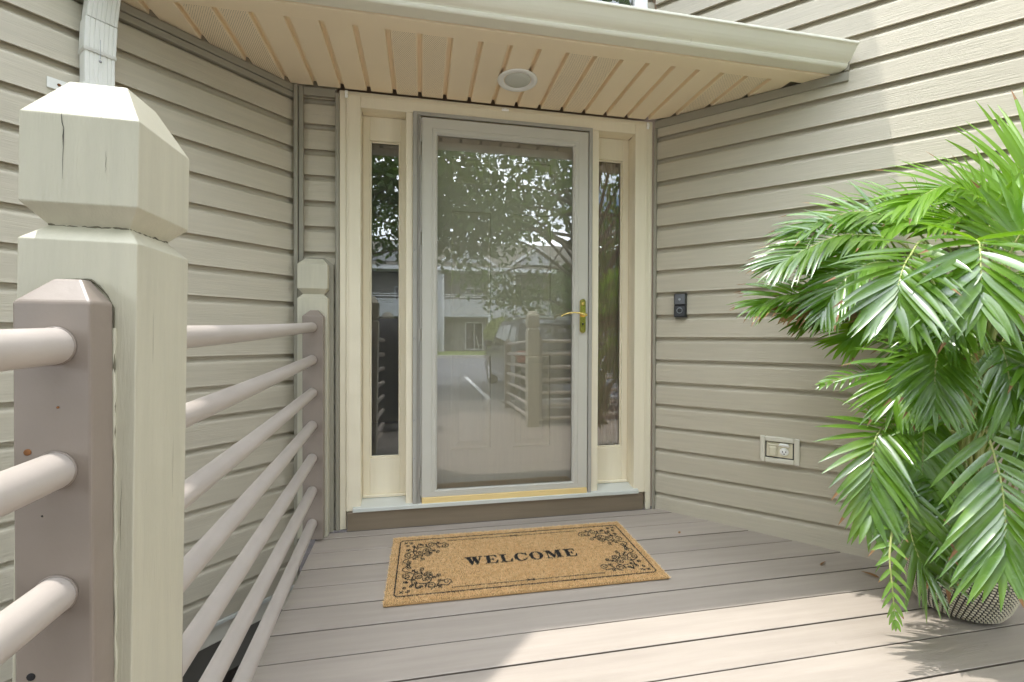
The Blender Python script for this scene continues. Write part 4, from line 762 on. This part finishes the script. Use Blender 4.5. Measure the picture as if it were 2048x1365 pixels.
# apartment building
ab = thing('apartment_building', 'grey sided apartment building with recessed balconies across the lot', 'building', (6, -28, -.1))
def ap(nm, m, mb, p=None): return mb.obj(nm, m, p or ab, (-6, 28, .1) if p is None else (0, 0, 0))
YF = -28.0; bays = [1.43+5.2*i for i in range(-4, 5)]; x_lo, x_hi = bays[0]-1.85, bays[-1]+5.2
lapm = MB().prism([(0, 0), (.004, .16), (-.02, .165), (-.02, 0)], 0, 1.83, 0)
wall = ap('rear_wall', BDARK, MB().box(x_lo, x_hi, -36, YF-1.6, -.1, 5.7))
for x in bays:
    p = ap('pier', BSID, MB().box(x-1.83, x, YF-1.6, YF, -.1, 5.7))
    for k in range(36): MB().box(x-1.83, x, YF+.001, YF+.016, -.1+.16*k, -.1+.16*k+.13).obj('siding_course', BSID, p) if k % 1 == 0 and -9 < x < 17 else None
    bp_ = ap('balcony', BSID, MB().box(x, x+3.37, YF-.12, YF, 2.41, 3.68).box(x, x+3.37, YF-1.6, YF-.12, 2.41, 2.6))
    for k in range(8): MB().box(x, x+3.37, YF+.001, YF+.016, 2.43+.16*k, 2.43+.16*k+.13).obj('siding_course', BSID, bp_) if -9 < x < 17 else None
    for z in (3.86, 4.02): MB().tube([(x, YF-.06, z), (x+3.37, YF-.06, z)], .03, 8).obj('balcony_rail', BTRIM, bp_)
    for xx_ in (x+.03, x+3.34): ap('trim_board', BTRIM, MB().box(xx_-.06, xx_+.06, YF+.02, YF+.06, -.1, 5.6))
    for z in (0, 2.62):
        dd = ap('patio_door', BTRIM, MB().box(x+1.75, x+3.1, YF-1.6, YF-1.55, z, z+2.1)); MB().box(x+1.83, x+2.4, YF-1.548, YF-1.54, z+.1, z+2.0).box(x+2.46, x+3.02, YF-1.548, YF-1.54, z+.1, z+2.0).obj('pane', CARG, dd)
    wn_ = ap('window', BTRIM, MB().box(x-1.35, x-.55, YF+.018, YF+.05, 1.0, 2.2)); MB().box(x-1.28, x-.62, YF+.0505, YF+.055, 1.08, 2.13).obj('pane', CARG, wn_)
    ap('gable', BSID, MB().prism([(x-.3, 6.05), (x+3.67, 6.05), (x+1.69, 7.35)], YF-1.5, YF-.1, 1)); ap('gable_trim', BTRIM, MB().prism([(x-.5, 6.02), (x+1.69, 7.47), (x+3.87, 6.02), (x+3.87, 6.2), (x+1.69, 7.68), (x-.5, 6.2)], YF-1.6, YF+.15, 1))
ap('eave', BTRIM, MB().box(x_lo-.3, x_hi+.3, YF-1, YF+.45, 5.7, 6.0)); ap('roof', SHING, MB().prism([(YF+.5, 6.0), (YF-4.3, 8.7), (YF-9, 6.0)], x_lo-.3, x_hi+.3, 0))
# patio furniture heap
pf = thing('patio_chair', 'pale folding chair leaning on the ground floor patio across the lot', 'chair', (4.1, -28.4, -.05)); MB().tube([(0, 0, 0), (-.2, 0, 1.1)], .03, 6).tube([(.35, 0, 0), (.2, 0, 1.0)], .03, 6).obj('frame', BTRIM, pf); MB().bev(-.1, .4, -.05, .3, .42, .47, .01).obj('seat', BTRIM, pf)
# parked SUV, tail towards the deck
cv = thing('parked_car', 'dark grey SUV backed into the space beside the white line', 'car', (2.75, -6.3, -.30))
def carp(nm, m, mb, p=None): return mb.obj(nm, m, p or cv)
low = [(2.28, .45), (2.32, .85), (2.24, 1.02), (2.0, 1.08), (-1.05, 1.03), (-2.05, .93), (-2.33, .78), (-2.36, .45), (-2.2, .30), (-1.78, .30), (-1.74, .52), (-1.58, .70), (-1.37, .76), (-1.16, .70), (-1.0, .52), (-.96, .28), (1.0, .28), (1.04, .52), (1.2, .70), (1.41, .76), (1.62, .70), (1.78, .52), (1.82, .30), (2.2, .32)]
def loft(poly, w, mid): return [(y, z, w if z < mid else w*(1-.16*(z-mid)/(.65))) for y, z in poly]
def carbody(poly, w, mid=1.0):
    b = MB(); L_ = loft(poly, w, mid); n = len(L_); v = [(-ww, y, z) for y, z, ww in L_]+[(ww, y, z) for y, z, ww in L_]
    return b.add(v, [(i, (i+1) % n, n+(i+1) % n, n+i) for i in range(n)]+[tuple(range(n))[::-1], tuple(range(n, 2*n))])
body = bevel(carp('body', CARP, carbody(low, .93)), .05, 3)
bevel(carp('cabin', CARP, carbody([(2.16, 1.03), (1.92, 1.58), (1.55, 1.68), (-.25, 1.69), (-.62, 1.58), (-1.30, 1.03)], .90)), .04, 3)
for sg in (-1, 1):
    for q in ([(1.95, 1.09), (1.80, 1.50), (1.22, 1.55), (1.18, 1.09)], [(1.10, 1.09), (1.12, 1.56), (.18, 1.58), (.12, 1.09)], [(.04, 1.09), (.08, 1.58), (-.42, 1.54), (-.98, 1.09)]):
        w = lambda z: .90*(1-.16*(z-1.0)/.65)+.004
        carp('side_window', CARG, MB().add([(sg*w(z), y, z) for y, z in q]+[(sg*(w(z)-.02), y, z) for y, z in q], [(0, 1, 2, 3), (7, 6, 5, 4), (0, 4, 5, 1), (1, 5, 6, 2), (2, 6, 7, 3), (3, 7, 4, 0)]))
    for y in (1.41, -1.37):
        wh = carp('wheel', TYRE, MB().lathe([(.20, -.10), (.33, -.115), (.355, -.07), (.355, .07), (.33, .115), (.20, .10)], 32)); wh.location = (sg*.83, y, .355); wh.rotation_euler = (0, R(90), 0)
        rm = MB().lathe([(0, .085*1), (.05, .10), (.19, .09), (.215, .105), (.23, .085), (.23, -.08)], 28)
        for k in range(5): rm.bev(-.03, .03, .04, .21, .088, .108, .006); a = R(72); rm.v[-24:] = [(x*math.cos(a*k)-y_*math.sin(a*k), x*math.sin(a*k)+y_*math.cos(a*k), z) for x, y_, z in rm.v[-24:]]
        ro = rm.obj('rim', CHROME, wh); ro.rotation_euler = (0, 0 if sg > 0 else R(180), 0)
    carp('roof_rail', CHROME, MB().tube([(sg*.66, 1.6, 1.69), (sg*.66, 1.4, 1.76), (sg*.67, -.1, 1.77), (sg*.67, -.35, 1.69)], .02, 8)); carp('side_mirror', CARP, MB().bev(sg*1.02-.1, sg*1.02+.1, -.98, -.86, 1.05, 1.22, .03))
    carp('tail_lamp', TAILM, MB().bev(sg*.80-.1, sg*.80+.1, 2.22, 2.345, .78, 1.02, .02)); carp('headlight', CHROME, MB().bev(sg*.70-.18, sg*.70+.18, -2.33, -2.2, .74, .86, .02)); carp('sill_trim', CHROME, MB().bev(sg*.925-.015, sg*.925+.015, -.9, .95, .40, .44, .005))
carp('rear_window', CARG, MB().add([(-.72, 2.115, 1.14), (.72, 2.115, 1.14), (.62, 1.945, 1.53), (-.62, 1.945, 1.53)], [(0, 1, 2, 3)]).add([(-.72, 2.095, 1.14), (.72, 2.095, 1.14), (.62, 1.925, 1.53), (-.62, 1.925, 1.53)], [(0, 1, 2, 3)]))
carp('windscreen', CARG, MB().add([(-.74, -1.24, 1.09), (.74, -1.24, 1.09), (.64, -.67, 1.55), (-.64, -.67, 1.55)], [(0, 1, 2, 3)]).add([(-.74, -1.22, 1.09), (.74, -1.22, 1.09), (.64, -.65, 1.55), (-.64, -.65, 1.55)], [(0, 1, 2, 3)]))
carp('rear_bumper', DARK, MB().bev(-.88, .88, 2.25, 2.40, .38, .62, .04))
